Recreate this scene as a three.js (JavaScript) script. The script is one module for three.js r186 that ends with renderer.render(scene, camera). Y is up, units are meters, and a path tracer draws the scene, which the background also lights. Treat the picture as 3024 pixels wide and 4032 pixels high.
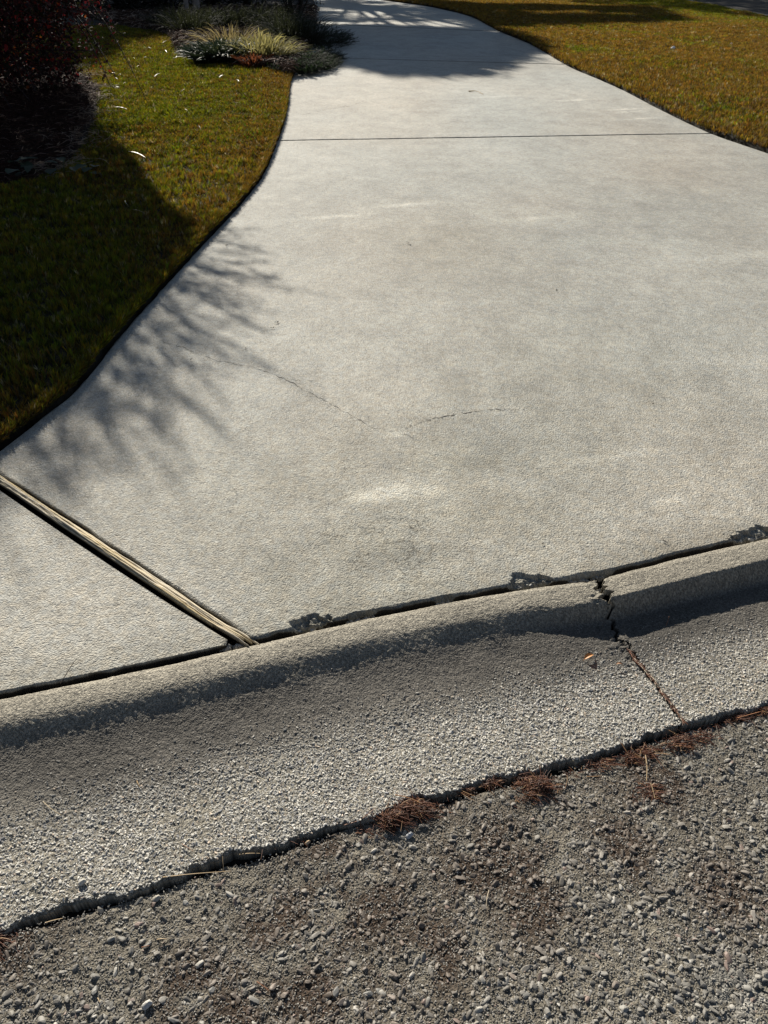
import * as THREE from 'three';
import { mergeGeometries } from 'three/addons/utils/BufferGeometryUtils.js';

// ---------------------------------------------------------------- camera, sky, sun, exposure
const EYE = 1.55, PITCH = THREE.MathUtils.degToRad(37.7), FOCAL = 2933;           // focal length in pixels of the 3024 x 4032 photograph
const scene = new THREE.Scene();
const camera = new THREE.PerspectiveCamera(2 * Math.atan(2016 / FOCAL) * 180 / Math.PI, 0.75, 0.05, 2000);
camera.position.set(0, EYE, 0); camera.rotation.x = -PITCH; scene.add(camera);
const SUN_EL = THREE.MathUtils.degToRad(28), SUN_AZ = THREE.MathUtils.degToRad(22);
const sunDir = new THREE.Vector3(-Math.sin(SUN_AZ) * Math.cos(SUN_EL), Math.sin(SUN_EL), -Math.cos(SUN_AZ) * Math.cos(SUN_EL));
{                                                                                   // a clear winter sky: blue overhead, pale towards the horizon and round the sun
  const w = 512, h = 256, a = new Float32Array(w * h * 4), v = new THREE.Vector3();
  for (let j = 0, k = 0; j < h; j++) for (let i = 0; i < w; i++, k += 4) {
    const el = ((j + 0.5) / h - 0.5) * Math.PI, az = ((i + 0.5) / w - 0.5) * 2 * Math.PI; v.set(Math.cos(el) * Math.cos(az), Math.sin(el), Math.cos(el) * Math.sin(az));
    const t = Math.pow(Math.max(0, v.y), 0.55), glow = Math.pow(Math.max(0, v.dot(sunDir)), 6), b = 0.66 + 0.7 * glow;
    const c = v.y < 0 ? [0.10, 0.10, 0.09] : [0.20 - 0.12 * t, 0.228 - 0.105 * t, 0.265 - 0.062 * t];
    a[k] = c[0] * b; a[k + 1] = c[1] * b; a[k + 2] = c[2] * b; a[k + 3] = 1;
  }
  const t = new THREE.DataTexture(a, w, h, THREE.RGBAFormat, THREE.FloatType); t.mapping = THREE.EquirectangularReflectionMapping; t.magFilter = THREE.LinearFilter; t.needsUpdate = true;
  scene.background = t; scene.environment = t;
}
const sun = new THREE.DirectionalLight(new THREE.Color(1, 0.93, 0.81), 5);
sun.position.copy(sunDir).multiplyScalar(60).add(new THREE.Vector3(0, 0, -8)); sun.target.position.set(0, 0, -8);
sun.castShadow = true; sun.shadow.mapSize.set(4096, 4096); sun.shadow.radius = 1;
Object.assign(sun.shadow.camera, { left: -22, right: 22, top: 22, bottom: -22, near: 1, far: 160 });
scene.add(sun, sun.target);
const renderer = new THREE.WebGLRenderer({ antialias: true });
renderer.toneMapping = THREE.LinearToneMapping; renderer.toneMappingExposure = 1.64;
renderer.shadowMap.enabled = true; renderer.shadowMap.type = THREE.PCFSoftShadowMap;

// ---------------------------------------------------------------- helpers
let seed = 7; const rnd = () => { seed = (seed + 0x6D2B79F5) | 0; let t = Math.imul(seed ^ (seed >>> 15), 1 | seed); t = (t + Math.imul(t ^ (t >>> 7), 61 | t)) ^ t; return ((t ^ (t >>> 14)) >>> 0) / 4294967296; };
const rr = (a, b) => a + (b - a) * rnd(), gauss = () => (rnd() + rnd() + rnd() + rnd() - 2) * 0.86;
const lerp = (a, b, t) => a + (b - a) * t, clamp = (x, a = 0, b = 1) => Math.min(b, Math.max(a, x));
const smooth = (a, b, x) => { const t = clamp((x - a) / (b - a)); return t * t * (3 - 2 * t); };
const hash = (i, j, k) => { let h = Math.imul(i, 374761393) ^ Math.imul(j, 668265263) ^ Math.imul(k, 1274126177); h = Math.imul(h ^ (h >>> 13), 1274126177); return ((h ^ (h >>> 16)) >>> 0) / 4294967296; };
function noise(x, y, k = 0, period = 0) {                                            // value noise 0..1, tiling when a period is given
  let i = Math.floor(x), j = Math.floor(y); const fx = x - i, fy = y - j, u = fx * fx * (3 - 2 * fx), v = fy * fy * (3 - 2 * fy);
  let i1 = i + 1, j1 = j + 1;
  if (period) { i = ((i % period) + period) % period; j = ((j % period) + period) % period; i1 = (i + 1) % period; j1 = (j + 1) % period; }
  const a = hash(i, j, k), b = hash(i1, j, k), c = hash(i, j1, k), d = hash(i1, j1, k);
  return a + (b - a) * u + (c - a) * v + (a - b - c + d) * u * v;
}
const fbm = (x, y, k = 0, n = 4) => { let s = 0, a = 0.5, t = 0; for (let o = 0; o < n; o++) { s += a * noise(x, y, k + o); t += a; a *= 0.5; x *= 2.03; y *= 2.03; } return s / t; };
// a pixel of the photograph -> the point [x, forward distance] where that line of sight meets the level y
const CP = Math.cos(PITCH), SP = Math.sin(PITCH);
const sight = (px, py) => { const a = (px - 1512) / FOCAL, b = -(py - 2016) / FOCAL; return [a, b * CP - SP, b * SP + CP]; };
const G = (px, py, y = 0) => { const [a, b, c] = sight(px, py), t = (y - EYE) / b; return [a * t, c * t]; };
const at = (px, py, d) => { const [a, b, c] = sight(px, py), t = d / c; return new THREE.Vector3(a * t, EYE + b * t, -d); };
const inside = (poly, x, y) => { let c = false; for (let i = 0, j = poly.length - 1; i < poly.length; j = i++) { const [xi, yi] = poly[i], [xj, yj] = poly[j]; if ((yi > y) !== (yj > y) && x < (xj - xi) * (y - yi) / (yj - yi) + xi) c = !c; } return c; };
function curve(points) {                                                            // points sorted by the first number -> smooth function of it (monotone cubic)
  const p = points.slice().sort((a, b) => a[0] - b[0]), n = p.length, m = [];
  const sl = i => (p[i + 1][1] - p[i][1]) / (p[i + 1][0] - p[i][0]);
  for (let i = 0; i < n; i++) m.push(i === 0 ? sl(0) : i === n - 1 ? sl(n - 2) : sl(i - 1) * sl(i) <= 0 ? 0 : 2 * sl(i - 1) * sl(i) / (sl(i - 1) + sl(i)));
  return x => {
    if (x <= p[0][0]) return p[0][1] + m[0] * (x - p[0][0]);
    if (x >= p[n - 1][0]) return p[n - 1][1] + m[n - 1] * (x - p[n - 1][0]);
    let i = 0; while (x > p[i + 1][0]) i++;
    const h = p[i + 1][0] - p[i][0], t = (x - p[i][0]) / h, t2 = t * t, t3 = t2 * t;
    return (2 * t3 - 3 * t2 + 1) * p[i][1] + (t3 - 2 * t2 + t) * h * m[i] + (-2 * t3 + 3 * t2) * p[i + 1][1] + (t3 - t2) * h * m[i + 1];
  };
}
const counts = {};
const numbered = n => { const k = counts[n] = (counts[n] ?? -1) + 1; return k ? `${n}_${String(k).padStart(3, '0')}` : n; };
function tag(o, label, category, group, kind) { if (label) o.userData.label = label; if (category) o.userData.category = category; if (group) o.userData.group = group; if (kind) o.userData.kind = kind; return o; }
function group(name, x = 0, y = 0, d = 0) { const g = new THREE.Group(); g.name = numbered(name); g.position.set(x, y, -d); scene.add(g); return g; }
function mesh(name, geo, mat, parent = scene) { const m = new THREE.Mesh(geo, mat); m.name = parent === scene ? numbered(name) : name; m.castShadow = m.receiveShadow = true; parent.add(m); return m; }
function structure(name) { const g = group(name); g.userData.kind = 'structure'; return g; }
function scatter(name, geo, mat, list, parent = scene) {                            // list of {m: Matrix4, c: [r,g,b]} -> one InstancedMesh
  const im = new THREE.InstancedMesh(geo, mat, list.length); im.name = parent === scene ? numbered(name) : name; im.castShadow = im.receiveShadow = true;
  const c = new THREE.Color();
  list.forEach((e, i) => { im.setMatrixAt(i, e.m); im.setColorAt(i, c.setRGB(e.c[0], e.c[1], e.c[2])); });
  im.userData.kind = 'stuff'; parent.add(im); return im;
}
const _p = new THREE.Vector3(), _q = new THREE.Quaternion(), _e = new THREE.Euler(), _s = new THREE.Vector3();
const place = (x, y, z, rx, ry, rz, sx, sy = sx, sz = sx, order = 'YXZ') => new THREE.Matrix4().compose(_p.set(x, y, z), _q.setFromEuler(_e.set(rx, ry, rz, order)), _s.set(sx, sy, sz));
// a grid mesh: f(i, j) -> {p: [x, y, d], c: [r,g,b]?, uv: [u, v]?}; uv defaults to metres on the ground
function grid(nu, nv, f) {
  const pos = new Float32Array((nu + 1) * (nv + 1) * 3), col = new Float32Array(pos.length), uv = new Float32Array((nu + 1) * (nv + 1) * 2), idx = [];
  for (let j = 0, k = 0; j <= nv; j++) for (let i = 0; i <= nu; i++, k++) {
    const r = f(i, j), c = r.c || [1, 1, 1];
    pos.set([r.p[0], r.p[1], -r.p[2]], k * 3); col.set(c, k * 3); uv.set(r.uv || [r.p[0], r.p[2]], k * 2);
    if (i < nu && j < nv) { const a = k, b = k + 1, e = k + nu + 1, g = e + 1; idx.push(a, b, e, b, g, e); }
  }
  const geo = new THREE.BufferGeometry();
  geo.setAttribute('position', new THREE.BufferAttribute(pos, 3)); geo.setAttribute('uv', new THREE.BufferAttribute(uv, 2)); geo.setAttribute('color', new THREE.BufferAttribute(col, 3));
  geo.setIndex(idx); geo.computeVertexNormals(); return geo;
}
// collects thin ribbons, tubes and leaves with vertex colours into one geometry
class Soup {
  constructor() { this.p = []; this.c = []; this.i = []; }
  vert(v, c) { this.p.push(v.x, v.y, v.z); this.c.push(c[0], c[1], c[2]); return this.p.length / 3 - 1; }
  tri(a, b, c) { this.i.push(a, b, c); }
  tube(points, radii, color, sides = 5) {
    const n = points.length, up = new THREE.Vector3(0.31, 0.87, 0.38), t = new THREE.Vector3(), u = new THREE.Vector3(), w = new THREE.Vector3(), v = new THREE.Vector3(); let prev = 0;
    for (let k = 0; k < n; k++) {
      t.copy(points[Math.min(n - 1, k + 1)]).sub(points[Math.max(0, k - 1)]).normalize();
      if (Math.abs(t.dot(up)) > 0.95) u.set(1, 0, 0).cross(t).normalize(); else u.copy(up).cross(t).normalize();
      w.copy(t).cross(u);
      const r = Array.isArray(radii) ? radii[k] : radii, first = this.p.length / 3;
      for (let s = 0; s < sides; s++) { const a = s / sides * Math.PI * 2; v.copy(points[k]).addScaledVector(u, Math.cos(a) * r).addScaledVector(w, Math.sin(a) * r); this.vert(v, color); }
      if (k) for (let s = 0; s < sides; s++) { const a = prev + s, b = prev + (s + 1) % sides, c = first + s, d = first + (s + 1) % sides; this.tri(a, b, c); this.tri(b, d, c); }
      prev = first;
    }
    return this;
  }
  blade(base, tip, mid, width, color, tipColor = color, segs = 4) {                 // a flat tapering blade along a quadratic curve
    const side = new THREE.Vector3().copy(tip).sub(base).cross(new THREE.Vector3(0, 1, 0)); if (side.lengthSq() < 1e-9) side.set(1, 0, 0); side.normalize();
    const tw = rr(-1.2, 1.2); let a0, b0; const v = new THREE.Vector3(), o = new THREE.Vector3();
    for (let k = 0; k <= segs; k++) {
      const t = k / segs; v.copy(base).multiplyScalar((1 - t) * (1 - t)).addScaledVector(mid, 2 * t * (1 - t)).addScaledVector(tip, t * t);
      const w = width * 0.5 * (t < 0.3 ? lerp(0.7, 1, t / 0.3) : Math.pow((1 - t) / 0.7, 0.7) + 0.02), ang = tw * t; o.copy(side).multiplyScalar(Math.cos(ang) * w); o.y += Math.sin(ang) * w;
      const c = [0, 1, 2].map(q => lerp(color[q], tipColor[q], t));
      const a = this.vert(o.clone().add(v), c), b = this.vert(v.clone().sub(o), c);
      if (k) { this.tri(a0, b0, a); this.tri(b0, b, a); } a0 = a; b0 = b;
    }
    return this;
  }
  leaf(pos, dir, normal, len, width, color) {                                       // a folded pointed leaf, 8 triangles
    const d = dir.clone().normalize(), s = d.clone().cross(normal).normalize(), n = s.clone().cross(d), q = (l, w, h) => this.vert(pos.clone().addScaledVector(d, l * len).addScaledVector(s, w * width).addScaledVector(n, h * len), color);
    const a = q(0, 0, 0), b = q(0.35, 0.5, 0.08), c = q(0.35, -0.5, 0.08), m = q(0.4, 0, 0), e = q(0.75, 0.33, 0.03), f = q(0.75, -0.33, 0.03), g = q(1, 0, -0.08);
    this.tri(a, b, m); this.tri(a, m, c); this.tri(b, e, m); this.tri(m, f, c); this.tri(m, e, g); this.tri(m, g, f); return this;
  }
  geometry() {
    const g = new THREE.BufferGeometry(); g.setAttribute('position', new THREE.Float32BufferAttribute(this.p, 3)); g.setAttribute('color', new THREE.Float32BufferAttribute(this.c, 3)); g.setIndex(this.i); g.computeVertexNormals(); return g;
  }
}
const V = (x, y, z) => new THREE.Vector3(x, y, z);

// ---------------------------------------------------------------- procedural textures
function dataTexture(n, f, srgb) {
  const a = new Uint8Array(n * n * 4);
  for (let j = 0, k = 0; j < n; j++) for (let i = 0; i < n; i++, k += 4) { const c = f(i / n, j / n); a[k] = clamp(c[0]) * 255; a[k + 1] = clamp(c[1]) * 255; a[k + 2] = clamp(c[2]) * 255; a[k + 3] = 255; }
  const t = new THREE.DataTexture(a, n, n); t.wrapS = t.wrapT = THREE.RepeatWrapping; t.magFilter = THREE.LinearFilter; t.minFilter = THREE.LinearMipmapLinearFilter; t.generateMipmaps = true;
  if (srgb) t.colorSpace = THREE.SRGBColorSpace; t.needsUpdate = true; return t;
}
const tiled = (t, metres) => { const c = t.clone(); c.repeat.set(1 / metres, 1 / metres); c.needsUpdate = true; return c; };
// grain relief: sandy bumps with pits
const grainHeight = (u, v) => {
  const a = noise(u * 190, v * 190, 1, 190), b = noise(u * 90 + 0.3, v * 90, 2, 90), c = noise(u * 380, v * 380, 3, 380), d = noise(u * 26, v * 26, 4, 26);
  let h = 0.50 * a + 0.16 * b + 0.28 * c + 0.06 * d; const pit = smooth(0.72, 0.9, noise(u * 130, v * 130, 9, 130)) * smooth(0.5, 0.75, noise(u * 20, v * 20, 11, 20));
  return clamp(h - pit * 0.35);
};
const texGrain = dataTexture(1024, (u, v) => { const h = grainHeight(u, v); return [h, h, h]; });
const texSpeck = dataTexture(1024, (u, v) => {
  const h = grainHeight(u, v), s = noise(u * 300, v * 300, 21, 300), t = noise(u * 512, v * 512, 22, 512), w = noise(u * 60, v * 60, 23, 60);
  let g = 0.79 + 0.34 * (h - 0.5) + 0.20 * (s - 0.5) + 0.14 * (t - 0.5) + 0.08 * (noise(u * 34, v * 34, 24, 34) - 0.5); if (s > 0.92) g -= 0.22; if (t > 0.95) g += 0.12;
  return [g + 0.03 * (w - 0.5), g, g - 0.04 * (w - 0.5)];
}, true);
const texSand = dataTexture(1024, (u, v) => { const a = noise(u * 256, v * 256, 31, 256), b = noise(u * 128, v * 128, 32, 128), c = noise(u * 40, v * 40, 33, 40), h = 0.4 * a + 0.35 * b + 0.25 * c; return [h, h, h]; });
const texSandColor = dataTexture(1024, (u, v) => { const a = noise(u * 400, v * 400, 41, 400), b = noise(u * 160, v * 160, 42, 160), c = noise(u * 512, v * 512, 43, 512); let g = 0.66 + 0.3 * (a - 0.5) + 0.3 * (b - 0.5); if (c > 0.94) g += 0.3; if (c < 0.08) g -= 0.25; return [g * 1.02, g, g * 0.96]; }, true);

const concreteMat = new THREE.MeshStandardMaterial({ vertexColors: true, map: tiled(texSpeck, 0.72), bumpMap: tiled(texGrain, 0.68), bumpScale: 0.0036, roughness: 0.8 });
const kerbMat = new THREE.MeshStandardMaterial({ vertexColors: true, map: tiled(texSandColor, 0.55), bumpMap: tiled(texSand, 0.5), bumpScale: 0.0036, roughness: 0.9 });
const roadMat = new THREE.MeshStandardMaterial({ vertexColors: true, map: tiled(texSandColor, 0.5), bumpMap: tiled(texSand, 0.5), bumpScale: 0.0046, roughness: 0.85 });
const soilMat = new THREE.MeshStandardMaterial({ vertexColors: true, map: tiled(texSandColor, 1.1), bumpMap: tiled(texSand, 0.9), bumpScale: 0.006, roughness: 1 });
const stoneMat = new THREE.MeshStandardMaterial({ color: 0xffffff, roughness: 0.6, flatShading: false });
const plainMat = new THREE.MeshStandardMaterial({ vertexColors: true, roughness: 0.9, side: THREE.DoubleSide });
const woodMat = new THREE.MeshStandardMaterial({ vertexColors: true, roughness: 0.75, flatShading: true, side: THREE.DoubleSide });
const leafMat = new THREE.MeshPhysicalMaterial({ color: 0xffffff, roughness: 0.95, transmission: 0.45, thickness: 0, side: THREE.DoubleSide, specularIntensity: 0.4 });
const shrubLeafMat = new THREE.MeshPhysicalMaterial({ color: 0xffffff, roughness: 0.9, transmission: 0.35, thickness: 0, side: THREE.DoubleSide, specularIntensity: 0.5 });
const leafVertexMat = new THREE.MeshPhysicalMaterial({ vertexColors: true, roughness: 0.95, transmission: 0.45, thickness: 0, side: THREE.DoubleSide, specularIntensity: 0.4 });
const glossyLeafMat = new THREE.MeshPhysicalMaterial({ vertexColors: true, roughness: 0.68, specularIntensity: 0.6, transmission: 0.25, thickness: 0, side: THREE.DoubleSide });
const strawMat = new THREE.MeshPhysicalMaterial({ color: 0xffffff, specularIntensity: 0.3, roughness: 0.8, side: THREE.DoubleSide });
const strawVertexMat = new THREE.MeshStandardMaterial({ vertexColors: true, roughness: 0.55, side: THREE.DoubleSide });

// ---------------------------------------------------------------- the lines of the place, on the ground
const KA = [0.961, 0.277], KN = [-0.277, 0.961];                                    // along the kerb, and across it away from the road
const toS = p => p[0] * KA[0] + p[1] * KA[1], toW = p => p[0] * KN[0] + p[1] * KN[1];
const fromSW = (s, w) => [s * KA[0] + w * KN[0], s * KA[1] + w * KN[1]];
const pxLine = (list, y = 0) => list.map(([a, b]) => { const p = G(a, b, y); return [toS(p), toW(p)]; });
const GUT = -0.064, ROAD = -0.080;
const wJ = curve(pxLine([[0, 2738], [480, 2640], [940, 2538], [1500, 2412], [2000, 2318], [2360, 2265], [2700, 2180], [3024, 2108]]));
const wE = curve(pxLine([[0, 3640], [350, 3545], [700, 3440], [1200, 3285], [1700, 3135], [2100, 3035], [2420, 2938], [2680, 2862], [3024, 2772]], GUT));
const crackS = (() => { const j = pxLine([[2352, 2268]])[0], m = pxLine([[2420, 2440]], -0.03)[0], n = pxLine([[2540, 2640], [2620, 2745], [2695, 2850]], GUT); const tOf = q => (wJ(q[0]) - q[1]) / (wJ(q[0]) - wE(q[0])); return curve([[0, j[0]], ...[m, ...n.slice(0, 2)].map(q => [tOf(q), q[0]]), [1, n[2][0]]]); })();
const curbD = x => { let d = 1.5; for (let k = 0; k < 12; k++) { const s = x * KA[0] + d * KA[1]; d = (wJ(s) + x * 0.277) / 0.961; } return d; };      // forward distance of the drive/kerb joint at x
const stripA = G(962, 2520), stripB = G(0, 1880), corner = G(-77, 1829);
const stripD = x => stripA[1] + (stripB[1] - stripA[1]) * (x - stripA[0]) / (stripB[0] - stripA[0]);
const stripX = d => stripA[0] + (stripB[0] - stripA[0]) * (d - stripA[1]) / (stripB[1] - stripA[1]);
const edgeL = curve([[-77, 1829], [0, 1772], [130, 1672], [300, 1533], [450, 1352], [600, 1180], [800, 962], [950, 802], [1040, 682], [1090, 562], [1122, 470], [1150, 310], [1180, 250], [1215, 170], [1235, 110], [1245, 40], [1225, -20], [1190, -60]].map(q => { const p = G(...q); return [p[1], p[0]]; }));
const edgeR = curve([[3024, 603], [2793, 522], [2613, 438], [2458, 357], [2231, 256], [2100, 180], [1960, 120], [1870, 72], [1700, 28], [1500, 0], [1100, -50]].map(q => { const p = G(...q); return [p[1], p[0]]; }));
const rightX = d => d > 7.2 ? edgeR(d) : lerp(4.2, edgeR(7.2), smooth(1, 7.2, d));
const lineThrough = (a, b) => { const p = G(...a), q = G(...b); return x => p[1] + (q[1] - p[1]) * (x - p[0]) / (q[0] - p[0]); };
const joints = [lineThrough([1105, 552], [2790, 525]), lineThrough([1340, 228], [2230, 253]), lineThrough([1250, 93], [1960, 122])];
const jointFar = x => 31 + 0.03 * x;
const leftX = d => d < corner[1] ? stripX(d) : edgeL(d);
const inLeftLawn = (x, d) => d > 1.2 && (x < corner[0] ? d > stripD(x) + 0.03 : d >= corner[1] - 0.02 && x < edgeL(d));

// ---------------------------------------------------------------- ground
{
  const g = structure('ground');
  const c = [0.045, 0.035, 0.025];
  mesh('subsoil', grid(2, 2, (i, j) => { const s = [-120, 0, 120][i], w = [0, 60, 300][j]; const p = fromSW(s, w < 1 ? 0.9 : w); return { p: [p[0], -0.112, p[1]], c }; }), soilMat, g);
}
// driveway slabs
const stainPatches = [[1500, 2080, 0.5, -0.05], [1850, 1880, 0.5, -0.05], [1750, 950, 0.6, -0.05], [1180, 2330, 0.3, -0.04], [2300, 1500, 0.7, -0.04], [900, 1900, 0.4, -0.03]].map(([a, b, r, k]) => [...G(a, b), r, k]);
const scuffs = [[1440, 1955, 0.10, 0.045, 0.16], [1550, 1935, 0.15, 0.07, 0.17], [1670, 1940, 0.11, 0.04, 0.14], [1550, 1710, 0.05, 0.025, 0.25], [1330, 850, 0.30, 0.05, 0.22], [1590, 806, 0.25, 0.05, 0.22], [2110, 860, 0.30, 0.06, 0.12], [2250, 395, 0.25, 0.04, 0.30], [2470, 430, 0.25, 0.05, 0.30], [2480, 440, 0.2, 0.05, 0.2], [2530, 467, 0.2, 0.03, 0.25], [1930, 382, 0.35, 0.05, 0.15], [2400, 1800, 0.2, 0.03, 0.12], [2640, 1970, 0.08, 0.025, 0.16], [1600, 2300, 0.16, 0.06, 0.13], [3000, 1000, 0.4, 0.1, 0.08]].map(([a, b, rx, rz, k]) => [...G(a, b), rx, rz, k]);
const spalls = [[1225, 2460, 0.060, 0.046], [2085, 2296, 0.066, 0.046], [2990, 2112, 0.10, 0.045], [905, 2548, 0.04, 0.03], [1420, 2426, 0.05, 0.010], [1760, 2362, 0.03, 0.008], [2330, 2268, 0.09, 0.012]].map(([a, b, rs, rw]) => { const p = G(a, b); return [toS(p), rs, rw]; });
function concreteColor(x, d) {
  const big = fbm(x * 0.55, d * 0.38, 51, 4) - 0.5, mid = fbm(x * 2.2 + 9, d * 1.5, 61, 4) - 0.5, small = fbm(x * 9, d * 7, 71, 3) - 0.5, hue = fbm(x * 0.8 + 40, d * 0.6, 81, 3) - 0.5;
  const far = smooth(5, 9, d); let k = lerp(0.55, 0.57, far) * (1 + 0.20 * big + 0.26 * mid + 0.34 * small + 0.07 * (noise(x * 34, d * 30, 76) - 0.5) + 0.12 * (fbm(x * 1.1, d * 13, 77, 2) - 0.5)), stain = 0;
  for (const [a, b, r, s] of stainPatches) { const q = Math.hypot(x - a, (d - b) * 0.8) / r; if (q < 1.8) { const e = Math.exp(-q * q * 1.4) * (0.3 + 1.4 * fbm(x * 6, d * 6, 91, 3)); k += 1.3 * s * e; stain += e * -s * 5; } }
  for (const [a, b, rx, rz, s] of scuffs) { const dx = x - a, dz = d - b - 0.25 * dx; const q = (dx / rx) ** 2 + (dz / rz) ** 2; if (q < 3) k += 1.5 * s * Math.exp(-q * 1.7) * smooth(0.1, 0.45, noise(x * 40, d * 110, 95) * 0.6 + noise(x * 18, d * 18, 96) * 0.4); }
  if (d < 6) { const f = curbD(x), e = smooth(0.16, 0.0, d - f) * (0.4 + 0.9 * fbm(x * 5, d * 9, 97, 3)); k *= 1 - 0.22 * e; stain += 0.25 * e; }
  return [k * (1 + 0.10 * hue + 0.05 * stain), k * (0.972 - 0.03 * hue), k * (0.858 - 0.12 * hue - 0.12 * stain)];
}
function steps(total, first, grow, most) { const o = [0, 0.008]; let s = first; while (o[o.length - 1] < total) { o.push(o[o.length - 1] + s); s = Math.min(most, s * grow); } const k = total / o[o.length - 1]; return o.map(v => v * k / total); }
const drive = structure('driveway');
function slab(front, back, left, right, colStep, first, most, spall, gapFront = 0.008, gapBack = 0.008) {
  const probe = (left((front(0) + back(0)) / 2) + right((front(0) + back(0)) / 2)) / 2, depth = back(probe) - front(probe);
  const vs = steps(depth, first, 1.03, most), nv = vs.length - 1, mid = (front(probe) + back(probe)) / 2, width = right(mid) - left(mid);
  const solve0 = w => { const side = w ? right : left; let x = probe; for (let k = 0; k < 40; k++) x = lerp(x, side(front(x)), 0.6); return x; };
  const us = [0, 0.008 / width]; if (spall) { const x0 = solve0(0), x1 = solve0(1); for (const [a, b] of [[1225, 2462], [2085, 2298], [2990, 2108], [905, 2545]]) { const c = (G(a, b)[0] - x0) / (x1 - x0); for (let e = -0.12; e < 0.12; e += 0.0026) if (c + e / width > 0.003 && c + e / width < 0.997) us.push(c + e / width); } } const n = Math.ceil(width / colStep); for (let k = 1; k < n; k++) us.push(k / n); us.push(1 - 0.008 / width, 1); us.sort((a, b) => a - b);
  const nu = us.length - 1;
  const solve = (side, v) => { let x = probe; for (let k = 0; k < 40; k++) x = lerp(x, side(lerp(front(x), back(x), v)), 0.6); return x; };
  const lx = vs.map(v => solve(left, v)), rx = vs.map(v => solve(right, v));
  // one ring further out and down on every side makes the slab's edge faces
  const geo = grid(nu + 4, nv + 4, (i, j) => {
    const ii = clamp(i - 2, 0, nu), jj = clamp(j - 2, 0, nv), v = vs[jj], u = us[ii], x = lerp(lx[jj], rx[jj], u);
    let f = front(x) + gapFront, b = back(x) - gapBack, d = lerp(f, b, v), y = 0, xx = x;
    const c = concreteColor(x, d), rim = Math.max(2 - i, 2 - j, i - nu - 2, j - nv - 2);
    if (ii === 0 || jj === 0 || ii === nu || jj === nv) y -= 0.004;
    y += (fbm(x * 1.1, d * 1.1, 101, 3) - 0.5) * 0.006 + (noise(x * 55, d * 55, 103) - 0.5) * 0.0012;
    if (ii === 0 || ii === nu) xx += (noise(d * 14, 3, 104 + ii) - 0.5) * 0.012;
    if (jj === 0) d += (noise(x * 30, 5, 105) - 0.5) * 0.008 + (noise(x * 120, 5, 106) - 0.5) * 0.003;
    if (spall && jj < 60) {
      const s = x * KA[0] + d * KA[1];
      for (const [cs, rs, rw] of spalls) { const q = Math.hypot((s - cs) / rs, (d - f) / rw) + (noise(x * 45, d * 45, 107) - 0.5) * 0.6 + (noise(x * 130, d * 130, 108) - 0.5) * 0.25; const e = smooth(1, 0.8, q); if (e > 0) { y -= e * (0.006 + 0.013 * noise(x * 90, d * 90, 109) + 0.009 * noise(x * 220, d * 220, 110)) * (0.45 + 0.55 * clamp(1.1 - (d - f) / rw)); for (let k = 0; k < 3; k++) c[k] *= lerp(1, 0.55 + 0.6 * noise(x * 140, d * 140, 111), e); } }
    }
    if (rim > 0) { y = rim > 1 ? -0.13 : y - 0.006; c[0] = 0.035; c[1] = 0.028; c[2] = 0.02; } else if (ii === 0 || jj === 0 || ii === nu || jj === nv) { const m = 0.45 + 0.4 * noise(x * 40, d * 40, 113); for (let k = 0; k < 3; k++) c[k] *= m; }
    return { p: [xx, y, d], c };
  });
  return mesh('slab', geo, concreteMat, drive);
}
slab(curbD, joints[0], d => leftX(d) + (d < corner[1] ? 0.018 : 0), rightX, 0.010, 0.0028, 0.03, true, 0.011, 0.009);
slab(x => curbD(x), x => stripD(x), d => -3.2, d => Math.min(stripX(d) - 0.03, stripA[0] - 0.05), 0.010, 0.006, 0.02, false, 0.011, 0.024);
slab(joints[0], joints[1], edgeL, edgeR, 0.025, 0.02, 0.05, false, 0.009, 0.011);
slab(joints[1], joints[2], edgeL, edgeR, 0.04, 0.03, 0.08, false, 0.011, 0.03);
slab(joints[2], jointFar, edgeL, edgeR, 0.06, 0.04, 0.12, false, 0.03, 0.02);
// fine cracks, dark with dirt
function crackLine(list, width) {
  const s = new Soup(), pts = []; for (let k = 0; k < list.length - 1; k++) for (let t = 0; t < 14; t++) { const a = G(...list[k]), b = G(...list[k + 1]); pts.push([lerp(a[0], b[0], t / 14) + (rnd() - 0.5) * 0.009, lerp(a[1], b[1], t / 14) + (rnd() - 0.5) * 0.016]); }
  let a0, b0; pts.forEach((p, k) => { const w = width * (0.15 + 1.1 * rnd()) * (rnd() < 0.2 ? 0.15 : 1); const y = 0.004 + (fbm(p[0] * 1.1, p[1] * 1.1, 101, 3) - 0.5) * 0.006 - 0.0025; const a = s.vert(V(p[0], y, -p[1] - w), [0.05, 0.045, 0.04]), b = s.vert(V(p[0], y, -p[1] + w), [0.05, 0.045, 0.04]); if (k) { s.tri(a0, b0, a); s.tri(b0, b, a); } a0 = a; b0 = b; });
  return mesh('crack', s.geometry(), plainMat, drive);
}
for (let k = 0; k < 64; k++) { const q = k < 40 ? [1540 + gauss() * 300, 2130 + gauss() * 150] : [1200 + gauss() * 500, 1900 + gauss() * 320], l = []; let a = rr(0, 6.28); let [x, y] = q; for (let e = 0; e < 4; e++) { l.push([x, y]); a += gauss() * 0.9; x += Math.cos(a) * 40; y += Math.sin(a) * 24; } crackLine(l, 0.00055); }
crackLine([[1700, 1648], [1640, 1668], [1590, 1690]], 0.0016); crackLine([[1450, 1680], [1560, 1700], [1650, 1730]], 0.0012); crackLine([[1120, 1492], [1180, 1500], [1260, 1500]], 0.0012);
crackLine([[640, 1345], [720, 1368], [850, 1420], [970, 1440]], 0.0021); crackLine([[980, 1440], [1120, 1492], [1240, 1560], [1340, 1610], [1450, 1680]], 0.0019);
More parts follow.
